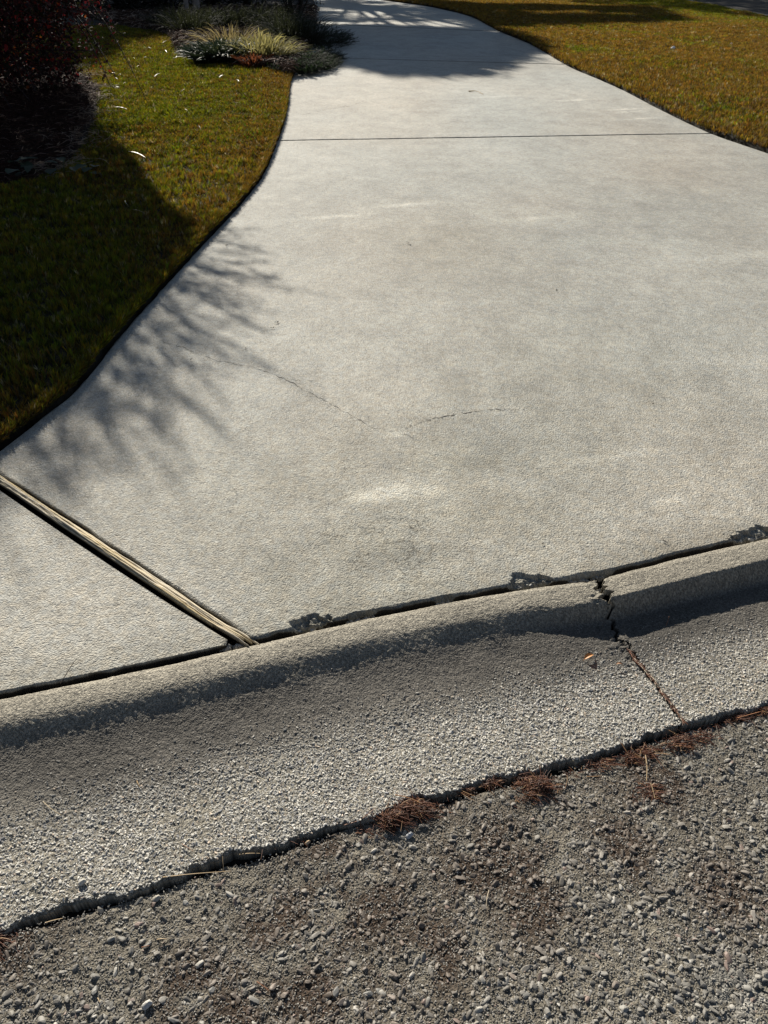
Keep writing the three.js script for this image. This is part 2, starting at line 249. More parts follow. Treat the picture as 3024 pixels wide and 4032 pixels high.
crackLine([[1705, 1650], [1800, 1632], [1920, 1612], [2080, 1612]], 0.0022); crackLine([[1180, 455], [1290, 430], [1380, 418], [1450, 390]], 0.006); crackLine([[2480, 1160], [2590, 1180], [2700, 1250]], 0.001);

// ---------------------------------------------------------------- kerb and road
function kerbY(s, t, rough = true) {
  const u = t * 0.6, cs = crackS(t), right = s > cs;
  const k = right ? 1 : 0.72 * smooth(0.28, 0.02, cs - s);
  const v = Math.log(1 + Math.exp((u - 0.088) / 0.012)) * 0.012, roll = -0.066 * (1 - Math.exp(-v / 0.085)), step = -0.059 * smooth(0.098, 0.152, u) - 0.005 * smooth(0.15, 0.34, u);
  let y = lerp(roll, step, k) - 0.004 * smooth(0.02, 0, u) - 0.002;
  if (!right && cs - s < 0.09) y -= 0.012 * smooth(0.09, 0.0, cs - s) * smooth(0.5, 0.25, u) * noise(s * 90, u * 90, 121);
  if (right) y += 0.002;
  if (rough) y += (noise(s * 175, u * 175, 122) - 0.5) * (0.0014 + 0.0014 * smooth(0.2, 0.4, u)) + (noise(s * 70, u * 70, 123) - 0.5) * 0.0010 + (noise(s * 14, u * 14, 124) - 0.5) * 0.004;
  return y;
}
const edgeWobble = s => (noise(s * 9, 2, 131) - 0.5) * 0.022 + (noise(s * 34, 2, 132) - 0.5) * 0.012 + (noise(s * 120, 2, 133) - 0.5) * 0.006;
const kerbPoint = (s, t) => { const p = fromSW(s, lerp(wJ(s) - 0.010, wE(s) + edgeWobble(s) * t, t)); return p; };
function kerbColor(s, t) {
  const u = t * 0.6, a = fbm(s * 3, u * 5, 141, 3) - 0.5, b = fbm(s * 14, u * 14, 143, 3) - 0.5, shadeStain = smooth(0.11, 0.17, u + 0.03 * (a + b)) * smooth(0.46, 0.24, u + 0.12 * a);  // band below the kerb lip: gutter stain plus shade painted into the colour
  const k = (0.52 + 0.08 * smooth(0.12, 0.04, u)) * (1 + 0.4 * a + 0.3 * b) * (1 - 0.6 * shadeStain * (0.6 + 0.8 * fbm(s * 2, 3, 145, 2)));
  return [k * 1.03, k * 0.985, k * (0.87 + 0.06 * shadeStain)];
}
function kerb(name, s0, s1, n) {
  const m = structure(name), nt = 200;
  const geo = grid(n, nt + 2, (i, j) => {
    const jj = clamp(j - 1, 0, nt), t = 1 - jj / nt, c0 = crackS(t) + (noise(t * 60, 1, 151) - 0.5) * 0.022 + (noise(t * 18, 1, 152) - 0.5) * 0.02, w = (0.0012 + 0.026 * smooth(0.40, 0.10, t) * noise(t * 28, 4, 153) * noise(t * 70, 4 + (s0 === null ? 1 : 0), 154));
    const a = s0 === null ? c0 + w : s0, b = s1 === null ? c0 - w : s1, s = lerp(a, b, i / n), p = kerbPoint(s, t); let y = kerbY(s, t);
    if (t > 0.975) y -= 0.006 * smooth(0.975, 1, t);
    if ((s0 === null && i === 0) || (s1 === null && i === n)) y -= 0.02;
    if (j === 0 || j === nt + 2) y = -0.12;
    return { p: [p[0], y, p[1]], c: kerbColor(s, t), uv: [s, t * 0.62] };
  });
  mesh('kerb_face', geo, kerbMat, m); return m;
}
const sCrack = crackS(0.5);
const kerbL = kerb('kerb', -1.8, null, 950), kerbR = kerb('kerb', null, 3.2, 620);

const road = structure('road');
const roadW0 = s => wE(s) - 0.003 - 0.012 * noise(s * 11, 8, 134) - 0.007 * noise(s * 45, 8, 135);
const dirtPatches = [[1700, 3130, 0.10], [2120, 3130, 0.08], [1960, 3420, 0.19], [1300, 3420, 0.12], [1250, 3850, 0.16], [2450, 3350, 0.12], [1700, 3750, 0.12], [2100, 3560, 0.12], [760, 3900, 0.1], [2480, 3020, 0.16], [2620, 3080, 0.12], [1100, 3650, 0.12], [950, 3950, 0.1], [1450, 3550, 0.14], [60, 3680, 0.12], [2850, 3500, 0.1]].map(([a, b, r]) => [...G(a, b, ROAD), r]);
function roadY(x, d) { return ROAD + (fbm(x * 4, d * 4, 161, 3) - 0.5) * 0.012 + (noise(x * 60, d * 60, 162) - 0.5) * 0.004 + (noise(x * 150, d * 150, 163) - 0.5) * 0.0034; }
function dirtAt(x, d) { let k = 0; for (const [a, b, r] of dirtPatches) { const q = Math.hypot(x - a, d - b) / r; k = Math.max(k, Math.exp(-q * q * 1.4)); } return k * smooth(0.22, 0.55, fbm(x * 16, d * 16, 171, 3)) * 1.25; }
function roadColor(x, d) {
  const a = fbm(x * 2.5, d * 2.5, 172, 3) - 0.5, b = fbm(x * 20, d * 20, 175, 3) - 0.5, k = 0.33 * (1 + 0.5 * a + 0.6 * b), q = clamp(dirtAt(x, d));
  const pl = G(2960, 3960, ROAD), pale = Math.exp(-(((x - pl[0]) / 0.06) ** 2) - ((d - pl[1]) / 0.05) ** 2) * smooth(0.4, 0.7, noise(x * 60, d * 60, 179)) * 0.35;
  if (pale > 0.01) return [k + pale, k + pale, k * 0.95 + pale];
  return [lerp(k * 1.05, 0.095, q), lerp(k * 0.98, 0.06, q), lerp(k * 0.84, 0.036, q)];
}
mesh('asphalt', grid(560, 200, (i, j) => { const s = lerp(-1.7, 2.3, i / 560), w = roadW0(s) - (j / 200) ** 1.2 * 1.0, p = fromSW(s, w + 0.0); let y = roadY(p[0], p[1]); if (j < 6) y -= 0.012 * (1 - j / 6) * noise(s * 20, 1, 176); return { p: [p[0], j === 0 ? -0.12 : y, p[1]], c: roadColor(p[0], p[1]) }; }), roadMat, road);
mesh('asphalt', grid(40, 8, (i, j) => { const s = lerp(-60, 60, i / 40), p = fromSW(s, [0.2, 0.1, 0, -0.5, -1, -2, -4, -7, -10][j] - Math.abs(s) * 0.0); return { p: [p[0], -0.15 + 0.04 * (j > 1 ? 1 : 0), p[1]], c: roadColor(p[0], p[1]) }; }), roadMat, road);

mesh('gap_dirt', grid(40, 1, (i, j) => { const p = fromSW(lerp(-6, 8, i / 40), j ? 0.98 : 0.3); return { p: [p[0], -0.102, p[1]], c: [0.03, 0.022, 0.016] }; }), soilMat, road);
// stones of the aggregate: lumpy low polyhedra
function stoneGeo(k, detail = 1) { const g = new THREE.IcosahedronGeometry(1, detail), p = g.attributes.position, n = g.attributes.normal; const v = V(0, 0, 0); for (let i = 0; i < p.count; i++) { v.fromBufferAttribute(p, i); let f = 10; for (let q = 0; q < 11; q++) { const a = hash(q, k, 5) * 6.283, b = hash(q, k, 6) * 2 - 1, c = Math.sqrt(1 - b * b), dt = v.x * c * Math.cos(a) + v.y * b + v.z * c * Math.sin(a); if (dt > 0.05) f = Math.min(f, (0.62 + 0.33 * hash(q, k, 7)) / dt); } v.multiplyScalar(Math.min(1.15, f)); v.x *= 1.2; v.y *= 0.8; p.setXYZ(i, v.x, v.y, v.z); } g.deleteAttribute('uv'); g.computeVertexNormals(); return g; }
const stoneGeos = [0, 1, 2, 3].map(k => stoneGeo(k, 2)), gritGeo = stoneGeo(5, 1);
const stoneTone = () => { const t = rnd(), k = lerp(0.11, 0.26, Math.pow(rnd(), 1.3)); return t < 0.03 ? [k * 1.2, k * 0.9, k * 0.76] : t < 0.06 ? [0.42, 0.40, 0.36] : [k * 1.06, k, k * 0.88]; };
{
  const stones = [], want = 100000;
  for (let k = 0; k < want; k++) {
    const s = rr(-1.5, 2.1), w = wE(s) - 0.02 - Math.pow(rnd(), 0.85) * 0.92, p = fromSW(s, w), x = p[0], d = p[1];
    if (d < 0.36 || Math.abs(x) > 0.62 * (d * CP + 1.62 * SP) + 0.1) continue;
    const dens = 0.43 + 0.7 * (fbm(x * 4 + 2, d * 4, 191, 3) - 0.5) - 0.24 * smooth(0.14, 0.0, wE(s) - w) * smooth(0.35, 0.6, noise(s * 5, 3, 195)); if (rnd() > dens) continue;
    const r = lerp(0.0018, 0.0074, Math.pow(rnd(), 2.5)), c = stoneTone(), q = clamp(dirtAt(x, d)); for (let e = 0; e < 3; e++) c[e] = lerp(c[e], [0.1, 0.07, 0.05][e], q * 0.7);
    stones.push({ r, c, x, d, m: place(x, roadY(x, d) + r * rr(-0.4, 0.15), -d, rr(-0.6, 0.6), rr(0, 6.3), rr(-0.6, 0.6), r * rr(0.9, 1.5), r * rr(0.5, 0.75), r * rr(0.75, 1.1)) });
  }
  const depth = e => e.d * CP + 1.62 * SP;
  stones.sort((a, b) => b.r / depth(b) - a.r / depth(a));
  const mats = [0, 1, 2, 3, 4, 5].map(k => { const c = [[0.20, 0.19, 0.17], [0.25, 0.24, 0.215], [0.17, 0.165, 0.155], [0.36, 0.34, 0.30], [0.22, 0.185, 0.155], [0.21, 0.205, 0.19]][k], m = stoneMat.clone(); m.color.setRGB(...c); return m; });
  stones.slice(0, 300).forEach((e, k) => { const o = mesh('stone', stoneGeos[k % 4], mats[Math.floor(rnd() * 6)], road); e.m.decompose(o.position, o.quaternion, o.scale); });
  const rest = stones.slice(300);
  [0, 1, 2, 3].forEach(k => scatter('aggregate', stoneGeos[k], stoneMat, rest.filter((e, i) => i % 4 === k), road));
  const grit = []; for (let k = 0; k < 100000; k++) { const s = rr(-1.5, 2.1), w = wE(s) - 0.012 - rnd() * 0.95, p = fromSW(s, w); if (p[1] < 0.36 || Math.abs(p[0]) > 0.62 * (p[1] * CP + 1)) continue; const r = rr(0.0008, 0.0021); grit.push({ c: stoneTone().map(v => v * 1.15), m: place(p[0], roadY(p[0], p[1]) + r * 0.2, -p[1], rr(0, 3), rr(0, 6), rr(0, 3), r) }); }
  scatter('grit', gritGeo, stoneMat, grit, road);
  for (const [k, part, lo, hi] of [[0, kerbL, -1.6, null], [1, kerbR, null, 2.3]]) {
    const list = [];
    for (let n = 0; n < (k ? 60000 : 150000); n++) {
      const t = Math.pow(rnd(), 0.8), s = rr(lo ?? sCrack - 0.1, hi ?? sCrack + 0.25), cs = crackS(t); if (k ? s < cs + 0.006 : s > cs - 0.006) continue;
      const expose = 0.85 * smooth(0.36, 0.68, t) * (0.35 + 1.1 * fbm(s * 6, t * 4, 201, 2)); if (rnd() > 0.04 + 0.12 * smooth(0.45, 0.6, t) + expose) continue;
      if (t > 0.992) continue;
      const r = lerp(0.0008, 0.0033, Math.pow(rnd(), 2.6)) * lerp(0.5, 1, smooth(0.1, 0.6, t)), p = kerbPoint(s, t), g = lerp(0.30, 0.58, rnd()) * (1 - 0.6 * smooth(0.46, 0.24, t * 0.6)), h = rnd();  // stones darkened to follow the shade painted into the kerb band
      list.push({ c: h < 0.08 ? [g * 0.5, g * 0.5, g * 0.52] : h < 0.13 ? [g * 1.1, g * 0.9, g * 0.7] : [g * 1.02, g * 0.98, g * 0.88], m: place(p[0], kerbY(s, t) + r * rr(-0.45, 0.2), -p[1], rr(-0.7, 0.7), rr(0, 6.3), rr(-0.7, 0.7), r * rr(0.9, 1.5), r * rr(0.7, 1.1), r) });
    }
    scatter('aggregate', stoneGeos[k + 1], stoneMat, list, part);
  }
  // broken lumps in the chipped places of the slab's front edge
  const lumps = []; for (const [cs, rs, rw] of spalls) for (let k = 0; k < 26; k++) { const s = cs + rr(-0.8, 0.8) * rs, w = wJ(s) + rr(0.012, 0.7 * rw), p = fromSW(s, w), r = rr(0.003, 0.009), g = rr(0.16, 0.36); lumps.push({ c: [g, g * 0.97, g * 0.9], m: place(p[0], -0.026 + rr(-0.006, 0.006), -p[1], rr(0, 3), rr(0, 6), rr(0, 3), r) }); }
  scatter('rubble', gritGeo, stoneMat, lumps, drive);
}

// ---------------------------------------------------------------- lawns
const mulchEdge = [[-700, 250], [150, 262], [275, 288], [345, 318], [385, 380], [392, 450], [372, 520], [330, 600], [250, 680], [120, 735], [-100, 780], [-800, 900]].map(q => G(...q));
const bedEdge = [[500, 118], [640, 140], [690, 165], [695, 215], [760, 246], [870, 262], [985, 280], [1090, 292], [1148, 312], [1185, 245], [1218, 170], [1238, 100], [1246, 40], [1225, -20], [500, -20], [300, 60]].map(q => G(...q));
const inMulch = (x, d) => inside(mulchEdge, x, d), inBed = (x, d) => inside(bedEdge, x, d);
const farEdge = [[2600, -4], [2800, 28], [3024, 74], [3600, 190]].map(q => G(...q)), farD = curve(farEdge);
const lawnY = (x, d) => 0.028 + (fbm(x * 0.9, d * 0.9, 211, 2) - 0.5) * 0.03;
function turf(x, d, right) {                                                        // share of green 0..1
  let g = fbm(x * 0.9 + 3, d * 0.55, 221, 3) * 1.3 - 0.15 + (fbm(x * 5, d * 4, 225, 3) - 0.5) * 0.8;
  if (right) { g = (g - 0.5) * 1.5 + 0.5 - 0.5; g += 0.95 * smooth(17, 22, d) * smooth(5.5, 9, x) + 0.35 * Math.exp(-(((x - 5.6) / 1.0) ** 2) - ((d - 9.3) / 1.2) ** 2); g -= 0.25 * smooth(0.7, 0, x - edgeR(d)); }
  else { g += 0.22; g -= 0.3 * smooth(0.5, 0.05, edgeL(d) - x); g -= 0.45 * smooth(10.2, 12, d) * smooth(-2.6, -1.4, x); }
  return clamp(g);
}
{
  const soil = (x, d) => { const k = 0.6 + 0.8 * fbm(x * 8, d * 8, 231, 3); return [0.03 * k, 0.024 * k, 0.011 * k]; };
  const L = structure('lawn');
  mesh('turf', grid(120, 200, (i, j) => { const v = j / 200, d = lerp(corner[1] - 0.05, 31, v * v), e = edgeL(d) - 0.028 + (noise(d * 12, 1, 232) - 0.5) * 0.03 + (noise(d * 45, 1, 234) - 0.5) * 0.025, ii = Math.max(0, i - 1), x = i === 0 ? e : e - (ii / 119) ** 1.6 * 26; return { p: [i <= 1 ? e : x, i === 0 ? -0.13 : lawnY(x, d), d], c: soil(x, d) }; }), soilMat, L);
  mesh('turf', grid(60, 14, (i, j) => { const x = lerp(corner[0] + 0.02, -12, (i / 60) ** 1.5), d = lerp(stripD(x) + 0.02, corner[1] + 0.5 + Math.abs(x - corner[0]) * 1.2, j / 14); return { p: [x, lawnY(x, d) - 0.005, d], c: soil(x, d) }; }), soilMat, L);
  const R = structure('lawn');
  mesh('turf', grid(120, 160, (i, j) => { const d = lerp(2.5, 60, (j / 160) ** 1.5), e = rightX(Math.min(d, 30)) + 0.012 + (noise(d * 9, 7, 233) - 0.5) * 0.03, x = i <= 1 ? e : e + ((i - 1) / 119) ** 1.6 * 40; return { p: [x, i === 0 ? -0.13 : lawnY(x, d), d], c: soil(x, d) }; }), soilMat, R);
  mesh('turf', grid(40, 20, (i, j) => { const x = lerp(-120, 120, i / 40), d = lerp(30.5, 220, j / 20); return { p: [x, -0.02, d], c: soil(x, d) }; }), soilMat, R);
  const far = structure('far_driveway');
  mesh('pavement', grid(40, 6, (i, j) => { const x = lerp(farEdge[0][0] - 6, 34, i / 40), d = farD(x) + j * 1.4; return { p: [x, j === 0 ? 0 : 0.045, d], c: concreteColor(x, d).map(v => v * 0.8) }; }), concreteMat, far);
}
function tuft(n, height, width, spread) {
  const s = new Soup(); for (let k = 0; k < n; k++) { const a = rr(0, 6.283), q = rr(0, spread), b = V(Math.cos(a) * q, 0, Math.sin(a) * q), h = height * rr(0.55, 1.1), lean = rr(0.15, 0.9) * h, t = a + rr(-1, 1), tip = V(b.x + Math.cos(t) * lean, h, b.z + Math.sin(t) * lean), mid = V(b.x + Math.cos(t) * lean * 0.25, h * 0.65, b.z + Math.sin(t) * lean * 0.25), c = rr(0.75, 1.2); s.blade(b, tip, mid, width * rr(0.7, 1.2), [c * 0.3, c * 0.28, c * 0.25], [c * 1.15, c * 1.15, c * 1.15], 2); } return s.geometry();
}
const tuftMat = leafVertexMat;
function grassColor(g) { const k = 0.3 + 1.35 * Math.pow(rnd(), 1.3); let c = rnd() < g ? [lerp(0.13, 0.26, rnd()), lerp(0.155, 0.235, rnd()), 0.008] : [lerp(0.19, 0.30, rnd()), lerp(0.12, 0.175, rnd()), lerp(0.012, 0.024, rnd())]; if (rnd() < 0.035) c = [0.42, 0.36, 0.2]; return c.map(v => v * k); }
{
  const fine = [], coarse = [];
  for (let k = 0; k < 230000; k++) {
    const d = 1.95 + Math.pow(rnd(), 0.72) * 17, zc = d * CP + EYE * SP, x = -zc * 0.545 + rnd() * (edgeL(d) + 0.02 + zc * 0.545); if (x > edgeL(d) - 0.012) continue;
    const keep = d < 5 ? 1 : d < 9 ? 0.75 : 0.6; if (rnd() > keep * clamp((edgeL(d) + zc * 0.545) / (2.1 + 0.23 * d), 0, 1)) continue;
    if (!inLeftLawn(x, d) || inMulch(x, d) || inBed(x, d)) continue;
    const g = turf(x, d, false); (d < 7 ? fine : coarse).push({ c: grassColor(g), m: place(x, lawnY(x, d) - 0.004, -d, rr(-0.25, 0.25), rr(0, 6.3), rr(-0.25, 0.25), rr(0.75, 1.2), rr(0.7, 1.25) * (0.55 + 0.9 * noise(x * 9, d * 9, 241)), 1) });
  }
  const gl = group('grass'); tag(gl, 'olive green lawn grass on the left side of the driveway', 'grass', null, 'stuff');
  scatter('blades', tuft(8, 0.042, 0.0046, 0.016), tuftMat, fine, gl); scatter('blades', tuft(8, 0.044, 0.008, 0.022), tuftMat, coarse, gl);
  const lip = []; for (let k = 0; k < 9000; k++) { const d = 2.0 + Math.pow(rnd(), 1.4) * 10, e = edgeL(d), x = e - 0.03 - Math.abs(gauss()) * 0.03; if (noise(d * 10, 4, 243) < 0.3 && rnd() < 0.6) continue; const sl = (edgeL(d + 0.05) - edgeL(d - 0.05)) / 0.1, out = Math.atan2(1, sl); lip.push({ c: grassColor(turf(x, d, false)).map(v => v * 0.8), m: place(x, lawnY(x, d) - 0.012, -d, rr(-0.1, 0.5), rr(-0.7, 0.7) + out * 0.6 + 0.3, rr(-0.7, -0.1), 1, rr(0.7, 1.35), 1) }); }
  scatter('blades', tuft(6, 0.045, 0.0055, 0.014), tuftMat, lip, gl);
  const r1 = [], r2 = [];
  for (let k = 0; k < 230000; k++) {
    const d = 6.3 + Math.pow(rnd(), 0.8) * 26, zc = d * CP + EYE * SP, hi = zc * 0.545, e = rightX(Math.min(d, 30)) - 0.01; if (hi < e) continue;
    const x = lerp(e, hi, rnd()); if (rnd() > (hi - e) / 11 * (d < 14 ? 1.7 : 1)) continue; if (x > farEdge[0][0] - 3 && d > farD(x) - 0.05) continue;
    const g = turf(x, d, true); (d < 13 ? r1 : r2).push({ c: grassColor(g), m: place(x, lawnY(x, d) - 0.004, -d, rr(-0.25, 0.25), rr(0, 6.3), rr(-0.25, 0.25), rr(0.8, 1.3), rr(0.7, 1.3), 1) });
  }
  const gr = group('grass'); tag(gr, 'brown and gold dormant lawn grass right of the driveway', 'grass', null, 'stuff');
  scatter('blades', tuft(8, 0.045, 0.009, 0.03), tuftMat, r1, gr); scatter('blades', tuft(8, 0.05, 0.014, 0.05), tuftMat, r2, gr);
  console.log('grass', fine.length, coarse.length, r1.length, r2.length);
}
// ---------------------------------------------------------------- pine straw beds
const straw = () => { const s = new Soup(), a = []; for (let k = 0; k <= 4; k++) a.push(V((k / 4 - 0.5) * 1, 0.06 * Math.sin(k * 0.8), 0.10 * Math.sin(k / 4 * Math.PI))); s.tube(a, [0.006, 0.008, 0.008, 0.006, 0.003], [1, 1, 1], 3); return s.geometry(); };
const mulchY = (x, d) => { const c = G(130, 500); const q = Math.hypot((x - c[0] + 0.6) / 2.2, (d - c[1]) / 2.4); return 0.02 + 0.16 * Math.max(0, 1 - q * q); };
{
  const B = structure('mulch_bed');
  const px0 = Math.min(...mulchEdge.map(p => p[0])), list = [];
  mesh('mulch', grid(90, 60, (i, j) => { const d = lerp(5.4, 12.2, j / 60); let x = -8; const xs = []; for (let q = -8; q < 0; q += 0.02) if (inMulch(q, d)) xs.push(q); const hi = xs.length ? xs[xs.length - 1] : -6.2, lo = -9; x = lerp(lo, hi, i / 90); const edge = smooth(0, 0.15, hi - x); return { p: [x, 0.006 + mulchY(x, d) * edge, d], c: [0.03, 0.02, 0.015] }; }), soilMat, B);
  for (let k = 0; k < 52000; k++) { const d = rr(5.5, 12.2), x = rr(-7.2, -2.4); if (!inMulch(x, d)) continue; const t = rnd(), c = t < 0.05 ? [0.30, 0.21, 0.17] : t < 0.35 ? [0.075, 0.036, 0.028] : [0.034, 0.016, 0.012]; list.push({ c, m: place(x, mulchY(x, d) + 0.012 + rnd() * 0.035, -d, rr(-0.3, 0.3), rr(0, 6.3), rr(-0.35, 0.35), rr(0.10, 0.2), rr(0.15, 0.4), rr(0.14, 0.3)) }); }
  for (let k = 0; k < 500; k++) { const p = mulchEdge[2 + Math.floor(rnd() * 7)], x = p[0] + gauss() * 0.25, d = p[1] + gauss() * 0.35; list.push({ c: [0.34, 0.27, 0.21], m: place(x, mulchY(x, d) + 0.05, -d, rr(-0.3, 0.3), rr(0, 6.3), rr(-0.3, 0.3), rr(0.08, 0.16), 0.2, 0.25) }); }
  scatter('pine_straw', straw(), strawMat, list, B);
  const B2 = structure('mulch_bed'), list2 = [];
  mesh('mulch', grid(60, 60, (i, j) => { const dMin = Math.min(...bedEdge.map(p => p[1])); const d = lerp(dMin + 0.12, 27, j / 60); const xs = []; for (let q = -9; q < 0.5; q += 0.03) if (inBed(q, d)) xs.push(q); const lo = xs.length ? xs[0] : -2.2, hi = xs.length ? xs[xs.length - 1] : -1.8, x = lerp(lo, hi, i / 60); return { p: [x, 0.03 + lawnY(x, d), d], c: [0.03, 0.02, 0.015] }; }), soilMat, B2);
  for (let k = 0; k < 46000; k++) { const d = 11.5 + Math.pow(rnd(), 1.3) * 12, x = rr(-7, -0.8); if (!inBed(x, d)) continue; const t = rnd(), c = t < 0.18 ? [0.42, 0.34, 0.29] : t < 0.5 ? [0.12, 0.075, 0.055] : [0.05, 0.028, 0.02]; list2.push({ c, m: place(x, lawnY(x, d) + 0.04 + rnd() * 0.05, -d, rr(-0.3, 0.3), rr(0, 6.3), rr(-0.35, 0.35), rr(0.14, 0.28), rr(0.6, 1), rr(0.2, 0.5)) }); }
  scatter('pine_straw', straw(), strawMat, list2, B2);
}

// ---------------------------------------------------------------- the red-leaved shrub at the left
const shadowOf = p => [p.x - sunDir.x / sunDir.y * p.y, -(p.z - sunDir.z / sunDir.y * p.y)];
const casterFor = (px, py, h) => { const [x, d] = G(px, py); return V(x + sunDir.x / sunDir.y * h, h, -d + sunDir.z / sunDir.y * h); };
const bez = (a, b, c, n = 10) => Array.from({ length: n + 1 }, (_, k) => { const t = k / n; return V(0, 0, 0).addScaledVector(a, (1 - t) ** 2).addScaledVector(b, 2 * t * (1 - t)).addScaledVector(c, t * t); });
{
  const bark = [0.06, 0.042, 0.035], root = V(-4.9, 0.08, -9.6);
  const shrub = group('red_leaf_shrub', root.x, 0, -root.z); tag(shrub, 'tall shrub with dark red and orange leaves over the pine straw', 'shrub');
  const br = new Soup(), stems = new Soup(), leaves = [], canes = new Soup();
  const local = p => p.clone().sub(shrub.position);
  const addLeaf = (p, size = 1) => { const low = p.y < 1.4, t = rnd(), c = t < 0.35 ? [0.05, 0.008, 0.009] : t < 0.41 ? [0.26, 0.02, 0.02] : t < 0.44 ? [0.26, 0.07, 0.015] : t < 0.66 ? [0.016, 0.018, 0.007] : [0.022, 0.008, 0.009]; const q = local(p); leaves.push({ c, m: place(q.x, q.y, q.z, rr(-1.2, 1.2), rr(0, 6.3), rr(-1.2, 1.2), size * rr(0.028, 0.052)) }); };
  const lawnShade = [[-900, 300], [290, 330], [395, 520], [540, 660], [640, 810], [800, 945], [640, 1150], [450, 1370], [300, 1550], [0, 1790], [-900, 2400], [-2600, 1500]].map(q => G(...q));
  for (let k = 0; k < 9; k++) { const a = k / 9 * 6.28, top = V(root.x + Math.cos(a) * rr(0.4, 1.3) + 0.3, rr(2.2, 3.8), root.z + Math.sin(a) * rr(0.4, 1.3)); stems.tube(bez(local(root).add(V(Math.cos(a) * 0.12, 0, Math.sin(a) * 0.12)), local(root).lerp(local(top), 0.5).add(V(Math.cos(a) * 0.3, 0.35, Math.sin(a) * 0.3)), local(top)), Array.from({ length: 11 }, (_, q) => lerp(0.035, 0.008, q / 10)), bark, 6); }
  // the dense body: what would light the lawn beyond it is left open
  const sx = lawnShade.map(p => p[0]), sd = lawnShade.map(p => p[1]); let n = 0;
  for (let k = 0; k < 2000000 && n < 80000; k++) {
    const S = [rr(Math.min(...sx), Math.max(...sx)), rr(Math.min(...sd), Math.max(...sd))]; if (!inside(lawnShade, S[0], S[1])) continue;
    const h = rr(0.15, 4.2), p = V(S[0] + sunDir.x / sunDir.y * h, h, -S[1] + sunDir.z / sunDir.y * h);
    if (((p.x + 4.7) / 2.3) ** 2 + ((p.z + 10.0) / 2.7) ** 2 + ((h - 2.1) / 2.25) ** 2 > 1) continue; addLeaf(p, 1.2); n++;
  }
  // long feathery twigs reaching out of the crown
  const tips = [[890, 930, 2.7], [1000, 985, 2.9], [1060, 1075, 3.1], [1120, 1130, 3.2], [985, 1110, 3.0], [1010, 1185, 3.2], [1005, 1260, 3.2], [940, 1215, 3.1], [960, 1300, 3.2], [1090, 1420, 3.6], [940, 1400, 3.5], [880, 1500, 3.5], [800, 1450, 3.4], [830, 1590, 3.6], [720, 1560, 3.5], [690, 1640, 3.6], [600, 1600, 3.5], [620, 1700, 3.7], [520, 1740, 3.7], [440, 1760, 3.7], [330, 1900, 3.8], [200, 1900, 3.8], [250, 1770, 3.6], [90, 1960, 3.9], [-60, 1980, 3.9], [400, 1620, 3.4], [560, 1480, 3.3], [700, 1330, 3.2], [760, 1200, 3.1], [830, 1090, 3.0], [640, 1420, 3.3], [480, 1560, 3.4], [300, 1680, 3.5], [860, 1290, 3.2], [780, 1390, 3.3], [900, 1150, 3.0], [120, 1800, 3.6]];
  for (let [px, py, h] of tips.flatMap((t, i) => i % 3 ? [t, [t[0] - rr(20, 140), t[1] + rr(-70, 40), t[2] + rr(-0.25, 0.25)]] : [t])) {
    h *= 0.84; const tip = casterFor(px - 85, py - 20, h), from = V(lerp(root.x, tip.x, 0.35) + rr(-0.2, 0.2), h * 0.72, lerp(root.z, tip.z, 0.35)), mid = from.clone().lerp(tip, 0.5).add(V(0, 0.18, 0)), path = bez(from, mid, tip, 12);
    br.tube(path.map(local), Array.from({ length: 13 }, (_, q) => lerp(0.012, 0.003, q / 12)), bark, 4);
    for (let q = 3; q <= 12; q++) {
      const c = path[q], ahead = path[Math.min(12, q + 1)].clone().sub(path[q - 1]).normalize(), reach = lerp(0.5, 0.26, q / 12);
      for (let e = 0; e < 2; e++) {
        const end = c.clone().addScaledVector(ahead, reach * rr(0.6, 1)).add(V(gauss() * 0.16, gauss() * 0.14, gauss() * 0.16));
        br.tube([local(c), local(c.clone().lerp(end, 0.5).add(V(0, 0.015, 0))), local(end)], [0.005, 0.004, 0.003], bark, 3);
        for (let f = 0; f < 9; f++) addLeaf(c.clone().lerp(end, rr(0.1, 1.0)).add(V(gauss() * 0.018, gauss() * 0.018, gauss() * 0.018)), 0.55);
      }
    }
  }
  // low hanging canes over the lawn
  const hang = [[[330, -20, 9.9], [455, 120, 9.5], [575, 395, 9.0]], [[250, 20, 9.6], [360, 150, 9.3], [430, 330, 8.9]], [[300, 60, 9.4], [385, 170, 9.2], [455, 300, 8.8]], [[200, -10, 9.6], [360, 40, 9.4], [500, 150, 9.1]], [[60, 60, 9.3], [130, 160, 9.0], [160, 270, 8.8]], [[-60, 120, 9.0], [60, 190, 8.8], [90, 330, 8.5]], [[160, -20, 9.4], [200, 80, 9.2], [190, 220, 9.0]], [[300, -30, 9.7], [420, 10, 9.5], [455, 110, 9.3]], [[-20, -10, 9.2], [20, 120, 9.0], [20, 250, 8.9]], [[100, 200, 9.0], [240, 195, 9.0], [375, 200, 8.9]], [[-80, 200, 8.8], [40, 300, 8.5], [120, 400, 8.2]], [[-60, 300, 8.5], [20, 360, 8.3], [60, 470, 8.1]], [[40, 180, 8.9], [110, 280, 8.6], [140, 360, 8.4]], [[110, -20, 9.6], [300, 30, 9.5], [380, 130, 9.4]], [[260, -30, 10], [350, 60, 9.9], [345, 170, 9.8]]];
